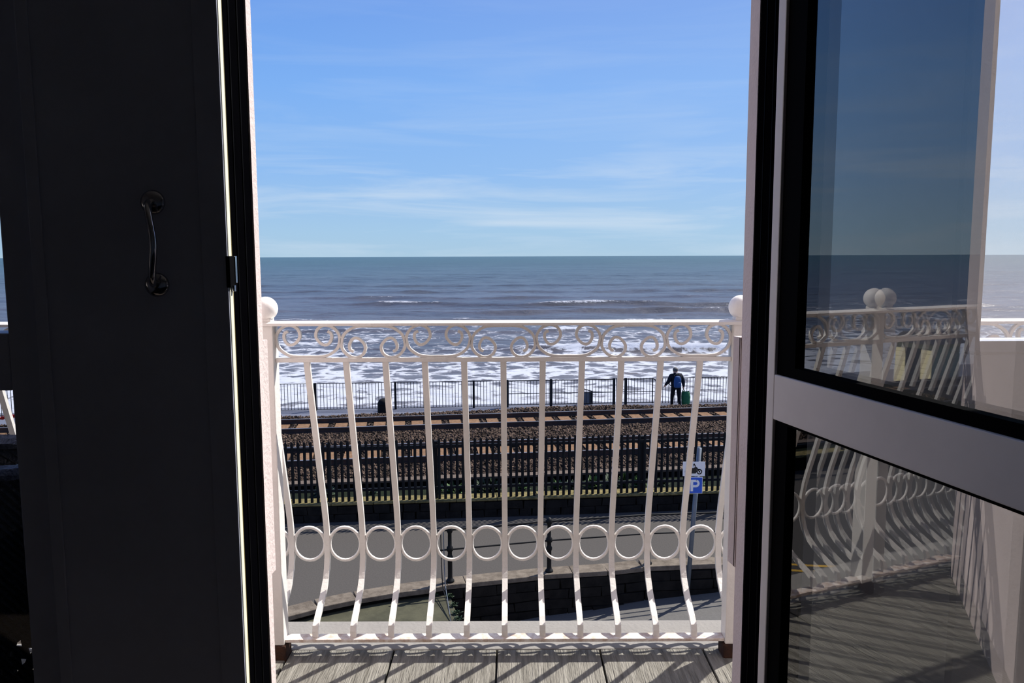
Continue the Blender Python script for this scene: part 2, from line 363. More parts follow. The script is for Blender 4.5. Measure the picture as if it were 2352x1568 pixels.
for (a, b, bw, bb) in ((mz1, tz - .09, .060, .020), (.26, mz0, .042, .006)):
    lbox('glazing_bead', .027, .027 + bw, -.05, -.006, a, b, 'gasket', label='black glazing bead')
    lbox('glazing_bead', LW - .09 - .03, LW - .09, -.05, -.006, a, b, 'gasket')
    lbox('glazing_bead', .027 + bw, LW - .12, -.05, -.006, a, a + bb, 'gasket')
    lbox('glazing_bead', .027 + bw, LW - .12, -.05, -.006, b - .006, b, 'gasket')
    for s in (-.016, -.040): lbox('pane', .027 + bw, LW - .12, s - .004, s, a + bb, b - .006, 'glass')

# ================================================================== BALCONY
DK = empty('balcony_floor', (0, 2.2, -.16), 'grey weathered timber boards of the balcony floor', 'floor', kind='structure')
pit = .335; gx0 = on_z(1140, 1540, 0).x
for i in range(-11, 11):
    a = gx0 + i * pit + .003; b = a + pit - .006
    dz = random.uniform(-.0015, .0015)
    box('board', (a, b, 1.757, 2.430, -.028, .010 + dz), 'deck_board', DK, bevel=.0025)
box('slab', (-3.75, 3.75, 1.757, 2.43, -.16, -.029), 'ledge', DK)
box('trim_7', (-3.75, 3.75, 2.4335, 2.636, -.17, .0095), 'ledge', label='pale concrete edge of the balcony beyond the railing', cat='ledge', bevel=.006, **S)

YR = 2.40; XC = -.0267; HALF = .7285; PB = HALF * 2 / 12
RL = empty('balcony_railing', (XC, YR, 0), 'white wrought iron balcony railing with bellied bars, rings and scrolls', 'railing')
posts = [XC + HALF * k for k in (-3, -1, 1, 3)]
ZT = 1.086; ZM = .974; ZB = .071
prof = [(-.033, 0), (.033, 0), (.033, .008), (.018, .0125), (-.018, .0125), (-.033, .008)]
m = MB(); xa, xb = posts[0], posts[-1]
m.add([(xa, YR + p[0], ZT - .0115 + p[1]) for p in prof] + [(xb, YR + p[0], ZT - .0115 + p[1]) for p in prof], [tuple(range(6))[::-1], tuple(range(6, 12))] + [(i, 6 + i, 6 + (i + 1) % 6, (i + 1) % 6) for i in range(6)])
m.f = [f[::-1] for f in m.f]
m.build('top_rail', 'white_paint', RL)
for a, b in zip(posts[:-1], posts[1:]):
    box('middle_rail', (a + .0275, b - .0275, YR - .011, YR + .011, ZM - .0135, ZM), 'white_paint', RL, bevel=.002)
    box('bottom_rail', (a + .0275, b - .0275, YR - .020, YR + .020, ZB - .011, ZB), 'rusty_white', RL, bevel=.002)
for x in posts:
    p = box('post', (x - .0275, x + .0275, YR - .0275, YR + .0275, .055, ZT - .011), 'white_paint', RL, bevel=.003)
    MB().sphere((x, YR, 1.126), .0368, 28, 16).build('finial', 'ball_white', p, smooth=True)
    box('collar', (x - .02, x + .02, YR - .02, YR + .02, ZT - .002, ZT + .012), 'white_paint', p, bevel=.004)
    box('foot', (x - .034, x + .034, YR - .034, YR + .034, -.002, .056), 'rust', p, bevel=.006, label='rusted dark post foot')
bprof = [(ZM - .01, 0), (.90, .0185), (.70, .083), (.52, .141), (.45, .1645), (.40, .178), (.355, .187), (.308, .190), (.262, .186), (.225, .174), (.195, .155), (.165, .118), (.141, .075), (.120, .030), (.103, .004), (.090, 0), (ZB - .006, 0)]
m = MB(); m.tube([(0, y, z) for z, y in bprof], .0185, .0125, ref=(0, 1, 0)); bmesh_bal = mesh_of(m, 'baluster', 'white_paint')
bent = bmesh_bal
rm = MB(); n = 28
rm.tube([(.0525 * math.cos(2 * math.pi * k / n), 0, .058 * math.sin(2 * math.pi * k / n)) for k in range(n)], .0115, .0125, n=8, closed=True, ref=(0, 1, 0))
ring_me = mesh_of(rm, 'ring', 'white_paint', True)
for k in range(-18, 19):
    x = XC + k * PB
    shared('baluster', bent, (x, YR, 0), RL)
    if k < 18: shared('ring', ring_me, (x + PB / 2, YR + .190, .308), RL)
half = [(-.061, .0797), (-.071, .074), (-.0733, .060), (-.066, .044), (-.0538, .0375), (-.038, .044), (-.0245, .064), (-.031, .087), (-.0538, .0985), (-.080, .090), (-.0965, .068), (-.0965, .045), (-.087, .024), (-.061, .006), (-.032, .001), (0, .0008)]
full = [(u, 0, v) for u, v in half] + [(-u, 0, v) for u, v in half[::-1][1:]]
sm = MB(); sm.tube([Vector((p.x, p.y, p.z + .004)) for p in catmull(full, 5)], .0085, .0125, ref=(0, 1, 0)); scr_me = mesh_of(sm, 'scroll', 'white_paint')
WU = (2 * HALF - .055) / 7
for q in range(3):
    for i in range(7):
        x = posts[q] + .0275 + WU * (i + .5)
        up = i % 2 == 0
        shared('scroll', scr_me, (x, YR, ZM - .002 if up else ZT - .0095), RL, rot=None if up else (0, math.pi, 0))

# rattan tub chair on the balcony, left
CHX, CHY = -1.525, 1.94
CH = empty('rattan_chair', (CHX, CHY, 0), 'black woven rattan tub chair on the balcony behind the tall window', 'chair')
RX, RY = .43, .186
def tubp(a, z, o=0):
    k = .86 + .14 * (z / .8); n_ = 3.2
    c, s_ = math.cos(a), math.sin(a)
    return Vector((CHX + math.copysign(abs(c) ** (2 / n_), c) * (RX * k + o), CHY + math.copysign(abs(s_) ** (2 / n_), s_) * (RY * k + o), z))
NA, NZ = 150, 58; zs = np.linspace(.09, .775, NZ + 1)
for nm, off in (('outer_weave', 0), ('inner_weave', -.02)):
    m = MB(); vs = []; fs = []
    for i, z in enumerate(zs):
        for j in range(NA):
            a = 2 * math.pi * j / NA
            vs.append(tubp(a, z, off + (.004 if (i + j) % 2 else -.004)))
    for i in range(NZ):
        for j in range(NA):
            zz = zs[i]
            if off == 0 or zz > .40:
                hole = (.27 < zz < .48) and not (.365 < zz < .395) and (i % 2 == 0) and ((j * 7 + i * 3) % 5 == 0) and off == 0 and random.random() < .8
                if not hole and not (math.sin(2 * math.pi * j / NA) > .25 and zz < .37): fs.append((i * NA + j, i * NA + (j + 1) % NA, (i + 1) * NA + (j + 1) % NA, (i + 1) * NA + j))
    m.add(vs, fs).build(nm, 'rattan', CH)
m = MB(); pl = [tubp(2 * math.pi * j / 60, .78, -.01) for j in range(60)]; m.tube(pl, .05, .04, n=8, closed=True)
for i, v in enumerate(m.v): v += Vector((random.uniform(-.003, .003), random.uniform(-.003, .003), random.uniform(-.003, .003)))
m.build('braided_rim', 'rattan_rim_lit', CH)
m = MB(); m.add([tubp(2 * math.pi * j / 40, .40, -.025) for j in range(40)] + [tubp(2 * math.pi * j / 40, .375, -.025) for j in range(40)], [tuple(range(40)), tuple(range(40, 80))[::-1]] + [(j, 40 + j, 40 + (j + 1) % 40, (j + 1) % 40) for j in range(40)]).build('seat', 'rattan', CH)
for sx in (-1, 1):
    for sy in (-1, 1):
        x, y = CHX + sx * RX * .66, CHY + sy * RY * .66
        box('leg', (x - .018, x + .018, y - .018, y + .018, 0, .38), 'rattan', CH)

# ================================================================== STREET LEVEL
ZS = CAMZ - 6.05; ZC = CAMZ - 5.85; ZW = CAMZ - 5.60; ZRAIL = CAMZ - 5.34; ZLOW = CAMZ - 6.70; ZSL = ZC - .17; ZPROM = CAMZ - 6.43; ZSEA = CAMZ - 9.5
edge_px = [(657.6, 1413), (732, 1393.4), (820, 1375), (914, 1359), (992, 1349), (1027, 1342), (1070, 1337.7), (1250, 1319), (1315, 1315), (1395, 1309.6), (1476, 1301), (1652, 1294)]
edge = [on_z(x, y, ZC) for x, y in edge_px]
dl = (edge[0] - edge[1]).normalized(); dr = (edge[-1] - edge[-4]).normalized()
edge = [edge[0] + dl * 26] + edge + [edge[-1] + dr * 30]
pal_a, pal_b = on_z(660, 1155, ZW), on_z(1660, 1124, ZW)
PU = (pal_b - pal_a).normalized(); PN = Vector((-PU.y, PU.x, 0))
pal = lambda s, n=0, z=ZW: Vector((pal_a.x + PU.x * s + PN.x * n, pal_a.y + PU.y * s + PN.y * n, z))
SP0, SP1 = -30, 44
# street surface
poly = [(p.x, p.y) for p in edge] + [(pal(SP1).x, pal(SP1).y), (pal(SP0).x, pal(SP0).y)]
MB().prism([(p[0], p[1] + (.15 if i < len(edge) else .1)) for i, p in enumerate(poly)], ZS - .4, ZS).build('street', 'asphalt', label='grey tarmac street below the balcony', cat='street', kind='structure')
# lower ground + left slab
lowz = lambda x: ZC - .77 + .07 * (max(-4, min(x, 7)) - .9)
m = MB(); xs = [-34, -4, 0, 7, 40]; vs = []
for x in xs:
    for y in (1.76, 19): vs += [(x, y, lowz(x) - .4), (x, y, lowz(x))]
fs = [(0, 1, 3, 2), (16, 18, 19, 17)]
for i in range(4):
    a = i * 4; c = a + 4; fs += [(a + 1, c + 1, c + 3, a + 3), (a, a + 2, c + 2, c), (a, c, c + 1, a + 1), (a + 2, a + 3, c + 3, c + 2)]
m.add(vs, fs).build('lower_road', 'lower_road', label='sunken paved road below the retaining wall', cat='road', kind='structure')
sl_r = [on_z(1028, 1352, ZSL), on_z(1040, 1385, ZSL), on_z(1058, 1432, ZSL)]; sl_r.append(sl_r[-1] + (sl_r[-1] - sl_r[0]).normalized() * 4)
sl = [(p.x, p.y) for p in sl_r[::-1]] + [(p.x, p.y + .2) for p in edge[6:0:-1]] + [(edge[0].x, edge[0].y + .2), (edge[0].x, sl_r[-1].y - .5)]
MB().prism(sl, ZLOW - .05, ZSL).build('slab_platform', 'slab', label='mossy grey paved platform below the street kerb', cat='platform', kind='structure')
# retaining wall with stones and coping
RW = empty('retaining_wall', (edge[7].x, edge[7].y, ZLOW), 'shaded stone retaining wall of the street above the sunken road', 'wall', kind='structure')
cope_w = .34
for a, b in zip(edge[:-1], edge[1:]):
    u = (b - a); ln = u.length; u.normalize(); nv = Vector((-u.y, u.x, 0)); k = max(1, round(ln / 1.1))
    for i in range(k):
        p = a + u * (ln * i / k + .004); q = a + u * (ln * (i + 1) / k - .004); z = random.uniform(-.006, .006); o = random.uniform(-.012, .012)
        fr = nv * (-.03 + o)
        MB().hexa([p + fr - Vector((0, 0, .09)), q + fr - Vector((0, 0, .09)), q + nv * cope_w - Vector((0, 0, .09)), p + nv * cope_w - Vector((0, 0, .09)),
                   p + fr + Vector((0, 0, z)), q + fr + Vector((0, 0, z)), q + nv * cope_w + Vector((0, 0, z)), p + nv * cope_w + Vector((0, 0, z))]).build('coping_stone', 'kerb', RW, bevel=.012)
    MB().hexa([a + nv * .05 + Vector((0, 0, ZLOW - .05 - ZC)), b + nv * .05 + Vector((0, 0, ZLOW - .05 - ZC)), b + nv * .3 + Vector((0, 0, ZLOW - .05 - ZC)), a + nv * .3 + Vector((0, 0, ZLOW - .05 - ZC)),
               a + nv * .05 + Vector((0, 0, -.085)), b + nv * .05 + Vector((0, 0, -.085)), b + nv * .3 + Vector((0, 0, -.085)), a + nv * .3 + Vector((0, 0, -.085))]).build('core', 'stone_back', RW)
def stone_variants(h, ws, d):
    out = []
    for w in ws:
        for r in range(2):
            m = MB(); m.box(-w / 2, w / 2, -d / 2, d / 2, -h / 2, h / 2)
            for v in m.v: v += Vector((random.uniform(-.018, .018), random.uniform(-.02, .012), random.uniform(-.012, .012)))
            out.append((w, mesh_of(m, 'stone_block', 'stone')))
    return out
def lay_stones(parent, path, ztop, zbot, rows, ws, d, off):
    h = (ztop - zbot) / rows; var = stone_variants(h - .018, ws, d)
    # arclength walk
    segs = [(a, b, (b - a).length) for a, b in zip(path[:-1], path[1:])]; tot = sum(s[2] for s in segs)
    for r in range(rows):
        s = random.uniform(-.25, 0); z = zbot + h * (r + .5)
        while s < tot:
            w, me = random.choice(var); c = s + w / 2; acc = 0
            for a, b, l in segs:
                if acc <= c <= acc + l:
                    u = (b - a) / l; nv = Vector((-u.y, u.x, 0)); p = a + u * (c - acc) + nv * off
                    shared('stone_block', me, (p.x, p.y, z), parent, rot=(0, 0, math.atan2(u.y, u.x))); break
                acc += l
            s += w + .02
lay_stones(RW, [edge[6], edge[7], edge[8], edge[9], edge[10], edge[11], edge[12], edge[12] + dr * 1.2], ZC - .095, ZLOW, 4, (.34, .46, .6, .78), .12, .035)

# low stone wall that carries the palisade
PW = empty('palisade_wall', (0, pal(6).y, ZS), 'low shaded stone wall under the black palisade fence', 'wall', kind='structure')
def strip(s0, s1, n0, n1, z0, z1): 
    return MB().hexa([pal(s0, n0, z0), pal(s1, n0, z0), pal(s1, n1, z0), pal(s0, n1, z0), pal(s0, n0, z1), pal(s1, n0, z1), pal(s1, n1, z1), pal(s0, n1, z1)])
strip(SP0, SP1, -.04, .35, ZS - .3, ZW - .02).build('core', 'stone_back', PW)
for i in range(40):
    a = -18 + i * .95
    strip(a + .005, a + .945, -.13 + random.uniform(-.01, .01), .35, ZW - .06, ZW - .012 + random.uniform(-.006, .006)).build('coping_stone', 'dry_grass', PW, bevel=.01)
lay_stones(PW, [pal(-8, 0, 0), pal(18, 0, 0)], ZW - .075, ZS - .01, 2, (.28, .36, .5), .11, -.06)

# palisade fence
PF = empty('palisade_fence', (0, pal(6).y, ZW - .015), 'black steel palisade fence between the street and the railway', 'fence')
ztop = on_y(1070, 1003, pal((on_z(1070, 1143, ZW) - pal_a).dot(PU)).y).z
hp = ztop - ZW
m = MB(); w = .033
m.add([(-w, 0, 0), (-.012, -.016, 0), (.012, -.016, 0), (w, 0, 0), (-w, 0, hp - .05), (-.012, -.016, hp - .02), (.012, -.016, hp - .02), (w, 0, hp - .05), (0, -.012, hp),
       (-w, .004, 0), (w, .004, 0), (-w, .004, hp - .05), (w, .004, hp - .05)],
      [(0, 1, 5, 4), (1, 2, 6, 5), (2, 3, 7, 6), (4, 5, 8), (5, 6, 8), (6, 7, 8), (9, 11, 12, 10), (11, 4, 8, 7, 12), (0, 4, 11, 9), (3, 10, 12, 7), (0, 9, 10, 3, 2, 1)])
pale_me = mesh_of(m, 'pale', 'palisade')
ang = math.atan2(PU.y, PU.x); s = -9.0; k = 0
while s < 20:
    shared('pale', pale_me, pal(s, 0, ZW - .015), PF, rot=(0, 0, ang)); s += .1385; k += 1
strip(SP0 + 18, SP1 - 20, .004, .05, ztop - .24, ztop - .175).build('rail', 'palisade', PF); strip(SP0 + 18, SP1 - 20, .004, .05, ZW + .22, ZW + .28).build('rail', 'palisade', PF)
for i in range(14):
    a = -11.3 + 2.44 * i
    strip(a, a + .09, .05, .14, ZW - .02, ztop - .1).build('post', 'palisade', PF)

# ------------------------------------------------ railway
T0 = on_z(1000, 1046, ZRAIL); TA = math.atan(.127); TU = Vector((math.cos(TA), math.sin(TA), 0)); TN = Vector((-TU.y, TU.x, 0))
def trk(s, w, z): return Vector((T0.x + TU.x * s + TN.x * w, T0.y + TU.y * s + TN.y * w, z))
def wof(x, y, z): return (on_z(x, y, z) - T0).dot(TN)
wF1, wF2 = wof(1000, 974, ZRAIL), wof(1000, 953, ZRAIL)
wTr = wof(1000, 1093, ZRAIL - .17)
ZBAL = ZRAIL - .165
wSh = wF2 + .95
def shoulder(s): return ZRAIL - .13 + .10 * np.exp(-((s - 5) / 3.0) ** 2) + .012 * np.sin(s * 2.1)
def hex_t(s0, s1, w0, w1, z0, z1): return MB().hexa([trk(s0, w0, z0), trk(s1, w0, z0), trk(s1, w1, z0), trk(s0, w1, z0), trk(s0, w0, z1), trk(s1, w0, z1), trk(s1, w1, z1), trk(s0, w1, z1)])
# track bed
ss = np.arange(-46, 52, 1.0); wp = [wTr - .02, -.55, .75, 1.5 + .55, wF1 - .55, wF2 + .3, wSh - .3, wSh + .25, wSh + 1.5]
m = MB(); vs = []; fs = []
for a in ss:
    sh = float(shoulder(a))
    zz = [ZBAL - .03, ZBAL - .01, ZBAL - .035, ZBAL - .01, ZBAL - .02, ZBAL - .02, sh - .04, sh - .04, ZPROM - .05]
    for w_, z_ in zip(wp, zz): vs.append(trk(a, w_, z_))
nw = len(wp)
for i in range(len(ss) - 1):
    for j in range(nw - 1): fs.append((i * nw + j, (i + 1) * nw + j, (i + 1) * nw + j + 1, i * nw + j + 1))
m.add(vs, fs).build('track_bed', 'ballast_bed', label='brown bed of crushed stone under the railway tracks', cat='ground', kind='structure')
# loose ballast stones
def ballast(Nn, srange):
    s_ = rng.uniform(srange[0], srange[1], Nn); w_ = rng.uniform(wTr + .065, wSh + .9, Nn)
    near = ((w_ > -.1) & (w_ < 1.6)) | ((w_ > wF1 - .1) & (w_ < wF2 + .1)); keep = np.ones(Nn, bool)
    ds = np.abs((s_ + 24 + .31) % .62 - .31)          # distance to the nearest sleeper centre
    for r0, r1 in ((0, 1.5), (wF1, wF2)):
        keep &= ~((ds < .26) & (np.abs(w_ - (r0 + r1) / 2) < .86) & (np.abs(s_) < 24.5))
        keep &= (np.abs(w_ - r0) > .12) & (np.abs(w_ - r1) > .12)
    s_, w_ = s_[keep], w_[keep]; n = len(s_); sh = shoulder(s_)
    z = np.interp(w_, wp[:6], [ZBAL - .03, ZBAL - .01, ZBAL - .035, ZBAL - .01, ZBAL - .02, ZBAL - .02])
    t1 = np.clip((w_ - (wF2 + .3)) / (wSh - .3 - wF2 - .3), 0, 1); z = np.where(w_ > wF2 + .3, z * (1 - t1) + (sh - .04) * t1, z)
    t2 = np.clip((w_ - wSh - .25) / 1.25, 0, 1); z = np.where(w_ > wSh + .25, (sh - .04) * (1 - t2) + (ZPROM - .05) * t2, z)
    base = np.array([(1, 0, 0), (-1, 0, 0), (0, 1, 0), (0, -1, 0), (0, 0, 1), (0, 0, -1)], float)
    fc = np.array([(0, 2, 4), (2, 1, 4), (1, 3, 4), (3, 0, 4), (2, 0, 5), (1, 2, 5), (3, 1, 5), (0, 3, 5)])
    V = base[None] * rng.uniform(.026, .056, (n, 1, 3)) + rng.normal(0, .008, (n, 6, 3))
    q = rng.normal(size=(n, 4)); q /= np.linalg.norm(q, axis=1)[:, None]; a, b, c, d = q.T
    Rm = np.stack([1 - 2 * (c * c + d * d), 2 * (b * c - a * d), 2 * (b * d + a * c), 2 * (b * c + a * d), 1 - 2 * (b * b + d * d), 2 * (c * d - a * b), 2 * (b * d - a * c), 2 * (c * d + a * b), 1 - 2 * (b * b + c * c)], 1).reshape(n, 3, 3)
    V = np.einsum('nij,nkj->nki', Rm, V)
    org = np.array(tuple(T0)); P = np.stack([org[0] + TU.x * s_ + TN.x * w_, org[1] + TU.y * s_ + TN.y * w_, z + rng.uniform(0, .025, n)], 1)
    V += P[:, None]
    Fc = (fc[None] + 6 * np.arange(n)[:, None, None]).reshape(-1, 3)
    return V.reshape(-1, 3), Fc
V1, F1 = ballast(46000, (-11.5, 13.0)); V2, F2 = ballast(9000, (-24, -11.5)); V3, F3 = ballast(8000, (13, 22))
V = np.concatenate([V1, V2, V3]); Fs = np.concatenate([F1, F2 + len(V1), F3 + len(V1) + len(V2)])
o0 = np.array(tuple(T0)); V = V - o0
me = bpy.data.meshes.new('ballast_stones'); me.vertices.add(len(V)); me.vertices.foreach_set('co', V.ravel()); me.loops.add(Fs.size); me.loops.foreach_set('vertex_index', Fs.ravel().astype(np.int32))
me.polygons.add(len(Fs)); me.polygons.foreach_set('loop_start', np.arange(0, Fs.size, 3, dtype=np.int32)); me.update(calc_edges=True); me.materials.append(MATS['ballast'])
ob = bpy.data.objects.new('ballast_stones', me); COL.objects.link(ob); ob.location = T0; props(ob, 'brown crushed stone ballast around the railway tracks', 'ballast', None, 'stuff')
# tracks
slm = mesh_of(MB().box(-.19, .19, -.80, .80, -.16, 0), 'sleeper', 'sleeper')
def track(w0, w1, label):
    T = empty('railway_track', trk(0, (w0 + w1) / 2, ZBAL - .1), label, 'railway track')
    k = -24
    while k < 24:
        p = trk(k + random.uniform(-.02, .02), (w0 + w1) / 2, ZBAL + .012); shared('sleeper', slm, p, T, rot=(0, 0, TA)); k += .62
    for w_ in (w0, w1):
        r = hex_t(-44, 50, w_ - .009, w_ + .009, ZBAL + .012, ZRAIL - .01); q = hex_t(-44, 50, w_ - .065, w_ + .065, ZBAL + .012, ZBAL + .03); h = hex_t(-44, 50, w_ - .033, w_ + .033, ZRAIL - .04, ZRAIL - .004)
        r.add(q.v, q.f); r.add(h.v, h.f); ro = r.build('rail', 'rail_steel', T)
        hex_t(-44, 50, w_ - .03, w_ + .03, ZRAIL - .004, ZRAIL).build('running_surface', 'rail_head', ro, label='worn bright top of the rail')
track(0, 1.5, 'railway track beside the palisade fence, rusty rails on sleepers')
track(wF1, wF2, 'railway track on the sea side, rusty rails on sleepers')
# cable trough edge and weedy ditch
TRG = empty('cable_trough', trk(0, wTr, ZBAL - .3), 'pale concrete trough line between the ballast and the palisade fence', 'trough')
ZD = CAMZ - 5.74
for i in range(-26, 27):
    hex_t(i * .9 + .006, i * .9 + .894, wTr - .30, wTr, ZBAL - .045, ZBAL + .015 + random.uniform(-.008, .008)).build('trough_lid', 'concrete', TRG, bevel=.008)
hex_t(-23.4, 24.3, wTr - .27, wTr, ZD - .1, ZBAL - .045).build('base_wall', 'stone_back', TRG)  # face under the lids coloured near black, its shade painted in
a0, a1 = pal(-25, .34), pal(30, .34); b0, b1 = trk(-30, wTr - .15, 0), trk(35, wTr - .15, 0)
MB().hexa([(a0.x, a0.y, ZD - .4), (a1.x, a1.y, ZD - .4), (b1.x, b1.y, ZD - .4), (b0.x, b0.y, ZD - .4), (a0.x, a0.y, ZW - .03), (a1.x, a1.y, ZW - .03), (b1.x, b1.y, ZD), (b0.x, b0.y, ZD)]).build('ditch', 'moss', label='mossy ground strip behind the palisade fence', cat='ground', kind='structure')

# weeds
def weed(x, y, z, size, n, m, label, group, lim=None):
    mb = MB()
    for i in range(n):
        a = random.uniform(0, 2 * math.pi); el = random.uniform(.3, 1.45); ln = size * random.uniform(.5, 1.0); w = ln * random.uniform(.14, .26)
        r0 = random.uniform(0, size * .45); b0 = Vector((x + r0 * math.cos(a * 1.7), y + r0 * .6 * math.sin(a * 1.7), z))
        d = Vector((math.cos(a) * math.cos(el), math.sin(a) * math.cos(el), math.sin(el))); sd_ = d.cross(Vector((0, 0, 1))).normalized()
        mid = b0 + d * ln * .55; tip = b0 + d * ln - Vector((0, 0, ln * .15))
        mb.add([b0, mid - sd_ * w, tip, mid + sd_ * w, mid + Vector((0, 0, .01))], [(0, 1, 4), (1, 2, 4), (2, 3, 4), (3, 0, 4)])
    if lim:   # room along the fence (both ways) and across it (towards the wall, towards the trough)
        o = Vector((x, y, 0)); S_ = [(v - o).dot(PU) for v in mb.v]; N_ = [(v - o).dot(PN) for v in mb.v]
        f = lambda ext, room: min(1, room / max(ext, 1e-6))
        fs0, fs1, fn0, fn1 = f(-min(S_), lim[0]), f(max(S_), lim[1]), f(-min(N_), lim[2]), f(max(N_), lim[3])
        for v, a, b in zip(mb.v, S_, N_):
            a2 = a * (fs0 if a < 0 else fs1); b2 = b * (fn0 if b < 0 else fn1)
            v.x = x + PU.x * a2 + PN.x * b2; v.y = y + PU.y * a2 + PN.y * b2; v.z = z + (v.z - z) * 1.25
    return mb.build('weed_clump', m, label=label, cat='weed', group=group)
GW = 'weeds along the palisade foot'
LBW = 'leafy green weed clump growing at the foot of the black palisade'
WS = [(1005, 60, .26, 'weed'), (1040, 70, .24, 'weed'), (1062, 60, .22, 'weed'), (1112, 80, .30, 'weed_dark'), (1135, 70, .30, 'weed_dark'), (1205, 40, .18, 'weed'), (1255, 30, .14, 'weed_dark'), (1290, 50, .24, 'weed'), (1330, 50, .22, 'weed_dark'), (1375, 80, .30, 'weed'), (1420, 80, .34, 'weed_dark'), (1450, 90, .34, 'weed'), (1480, 60, .25, 'weed'), (1540, 40, .2, 'weed_dark'), (1630, 30, .15, 'weed'), (735, 50, .3, 'weed_dark'), (850, 24, .16, 'weed_dark')]
wq = [(on_z(px, 1155 + (px - 660) * (-31 / 1000), ZW) - pal_a).dot(PU) for px, *_ in WS]
for (px, n, sz, mm), q in zip(WS, wq):
    lo = min([q - p for p in wq if p < q - 1e-6] + [9]) / 2 - .012; hi = min([p - q for p in wq if p > q + 1e-6] + [9]) / 2 - .012
    c = pal(q, .62, ZW); weed(c.x, c.y, ZW - .075, sz * 1.2, int(n * 1.4), mm, LBW, GW, (lo, hi, .225, .45))
for (px, py) in [(1035, 1372), (1042, 1392), (1048, 1410), (1052, 1425), (1005, 1366)]:
    c = on_z(px, py, ZSL); weed(c.x, c.y, ZSL, .115, 34, 'weed_dark', 'tuft of moss and grass on the edge of the mossy platform', 'tufts on the platform edge')

# ------------------------------------------------ street railing with cast posts
def proj_edge(x):
    # point on the coping at photo column x
    for (x0, y0), (x1, y1) in zip(edge_px[:-1], edge_px[1:]):
        if x0 <= x <= x1:
            p = on_z(x, y0 + (y1 - y0) * (x - x0) / (x1 - x0), ZC); p.y += .12; return p
    return None
SRL = empty('street_railing', proj_edge(1262), 'black iron street railing with cast posts along the retaining wall', 'railing')
P1, P2 = proj_edge(1033), proj_edge(1262); stp = (P2 - P1)
pp = [P1, P2]
P3 = proj_edge(1491); pp.append(P3); e = proj_edge(1650); dr2 = (e - P3).normalized()
for k in range(1, 7): pp.append(P3 + dr2 * stp.length * k)
HPST = 1.03
cprof = [(.075, 0), (.075, .03), (.05, .05), (.042, .10), (.042, .40), (.055, .43), (.055, .47), (.04, .5), (.038, .56), (.058, .58), (.058, .64), (.036, .67), (.034, .90), (.052, .93), (.058, .97), (.05, 1.01), (.02, 1.04), (.0, 1.045)]
cpm = mesh_of(MB().lathe(cprof, n=12), 'post', 'iron_black', True)
for p in pp: shared('post', cpm, (p.x, p.y, ZC), SRL)
for h, d_ in ((.965, .04), (.60, .034)):
    stub = pp[0] + (pp[0] - pp[1]).normalized() * .22
    for a, b in zip([stub] + pp[:-1], pp):
        MB().tube([(a.x, a.y, ZC + h), (b.x, b.y, ZC + h)], d_, n=8).build('rail', 'iron_black', SRL)
# loose cables running down beside the first post
c0 = P1 + (P1 - P2).normalized() * .16; ca = Vector((c0.x, c0.y, ZC + .95))
CB = empty('cable', (c0.x, c0.y, ZSL), 'pair of thin cables running down beside the end post of the street railing', 'cable')
for k, dx in enumerate((0, .05)):
    e_ = on_z(1037 - k * 8, 1430, ZSL); pts = [ca + Vector((dx, -.02, 0)), Vector((ca.x + dx + .01, ca.y - .06, ZC + .35)), Vector((ca.x + dx + .04, ca.y - .22, ZC + .02)), Vector((e_.x + dx, e_.y, ZSL + .012)), Vector((e_.x + dx + .2, e_.y - 3, ZSL + .012))]
    MB().tube(pts, .016, n=6).build('strand', 'galv' if k else 'iron_black', CB)

# ------------------------------------------------ parking sign
YP = on_z(1585, 1297, ZC).y - .28
b = on_y(1578, 1365, YP); t = on_y(1601, 1095, YP); up = (t - b).normalized()
base = b + up * ((lowz(b.x) - .01 - b.z) / up.z); top = on_y(1606, 1028, YP); top = b + up * ((top.z - b.z) / up.z)
SG = empty('parking_sign', base, 'grey pole with a blue P sign under a white motorcycle plate', 'sign')
MB().tube([base, top], .084, n=14).build('pole', 'galv', SG, smooth=True)
def plate(x0, x1, y0, y1, m, name, thick=.006):
    A, B = on_y(x0, y1, YP - .06), on_y(x1, y0, YP - .06)
    o = box(name, (A.x, B.x, YP - .06, YP - .06 + thick, A.z, B.z), m, SG, bevel=.002); return o, A, B
pw, A, B = plate(1568, 1620, 1060, 1093, 'sign_white', 'motorcycle_plate'); pw['label'] = 'white plate with a black motorcycle symbol'
W_, H_ = B.x - A.x, B.z - A.z; yf = YP - .0625
def flat(polys, m, par, name):
    mb = MB()
    for poly in polys:
        n = len(poly); a = [(A.x + u * W_, yf, A.z + v * H_) for u, v in poly]; c = [(p[0], yf + .003, p[2]) for p in a]
        mb.add(a + c, [tuple(range(n)), tuple(range(n, 2 * n))[::-1]] + [(i, n + i, n + (i + 1) % n, (i + 1) % n) for i in range(n)])
    mb.build(name, m, par)
def annulus(cu, cv, ro, ri, n=20):
    out = []; asp = W_ / H_
    for i in range(n):
        a, b2 = 2 * math.pi * i / n, 2 * math.pi * (i + 1) / n
        out.append([(cu + ri * math.cos(a), cv + ri * asp * math.sin(a)), (cu + ro * math.cos(a), cv + ro * asp * math.sin(a)), (cu + ro * math.cos(b2), cv + ro * asp * math.sin(b2)), (cu + ri * math.cos(b2), cv + ri * asp * math.sin(b2))])
    return out
moto = annulus(.215, .30, .125, .075) + annulus(.745, .30, .125, .075) + annulus(.745, .30, .035, .001) + annulus(.215, .30, .035, .001)
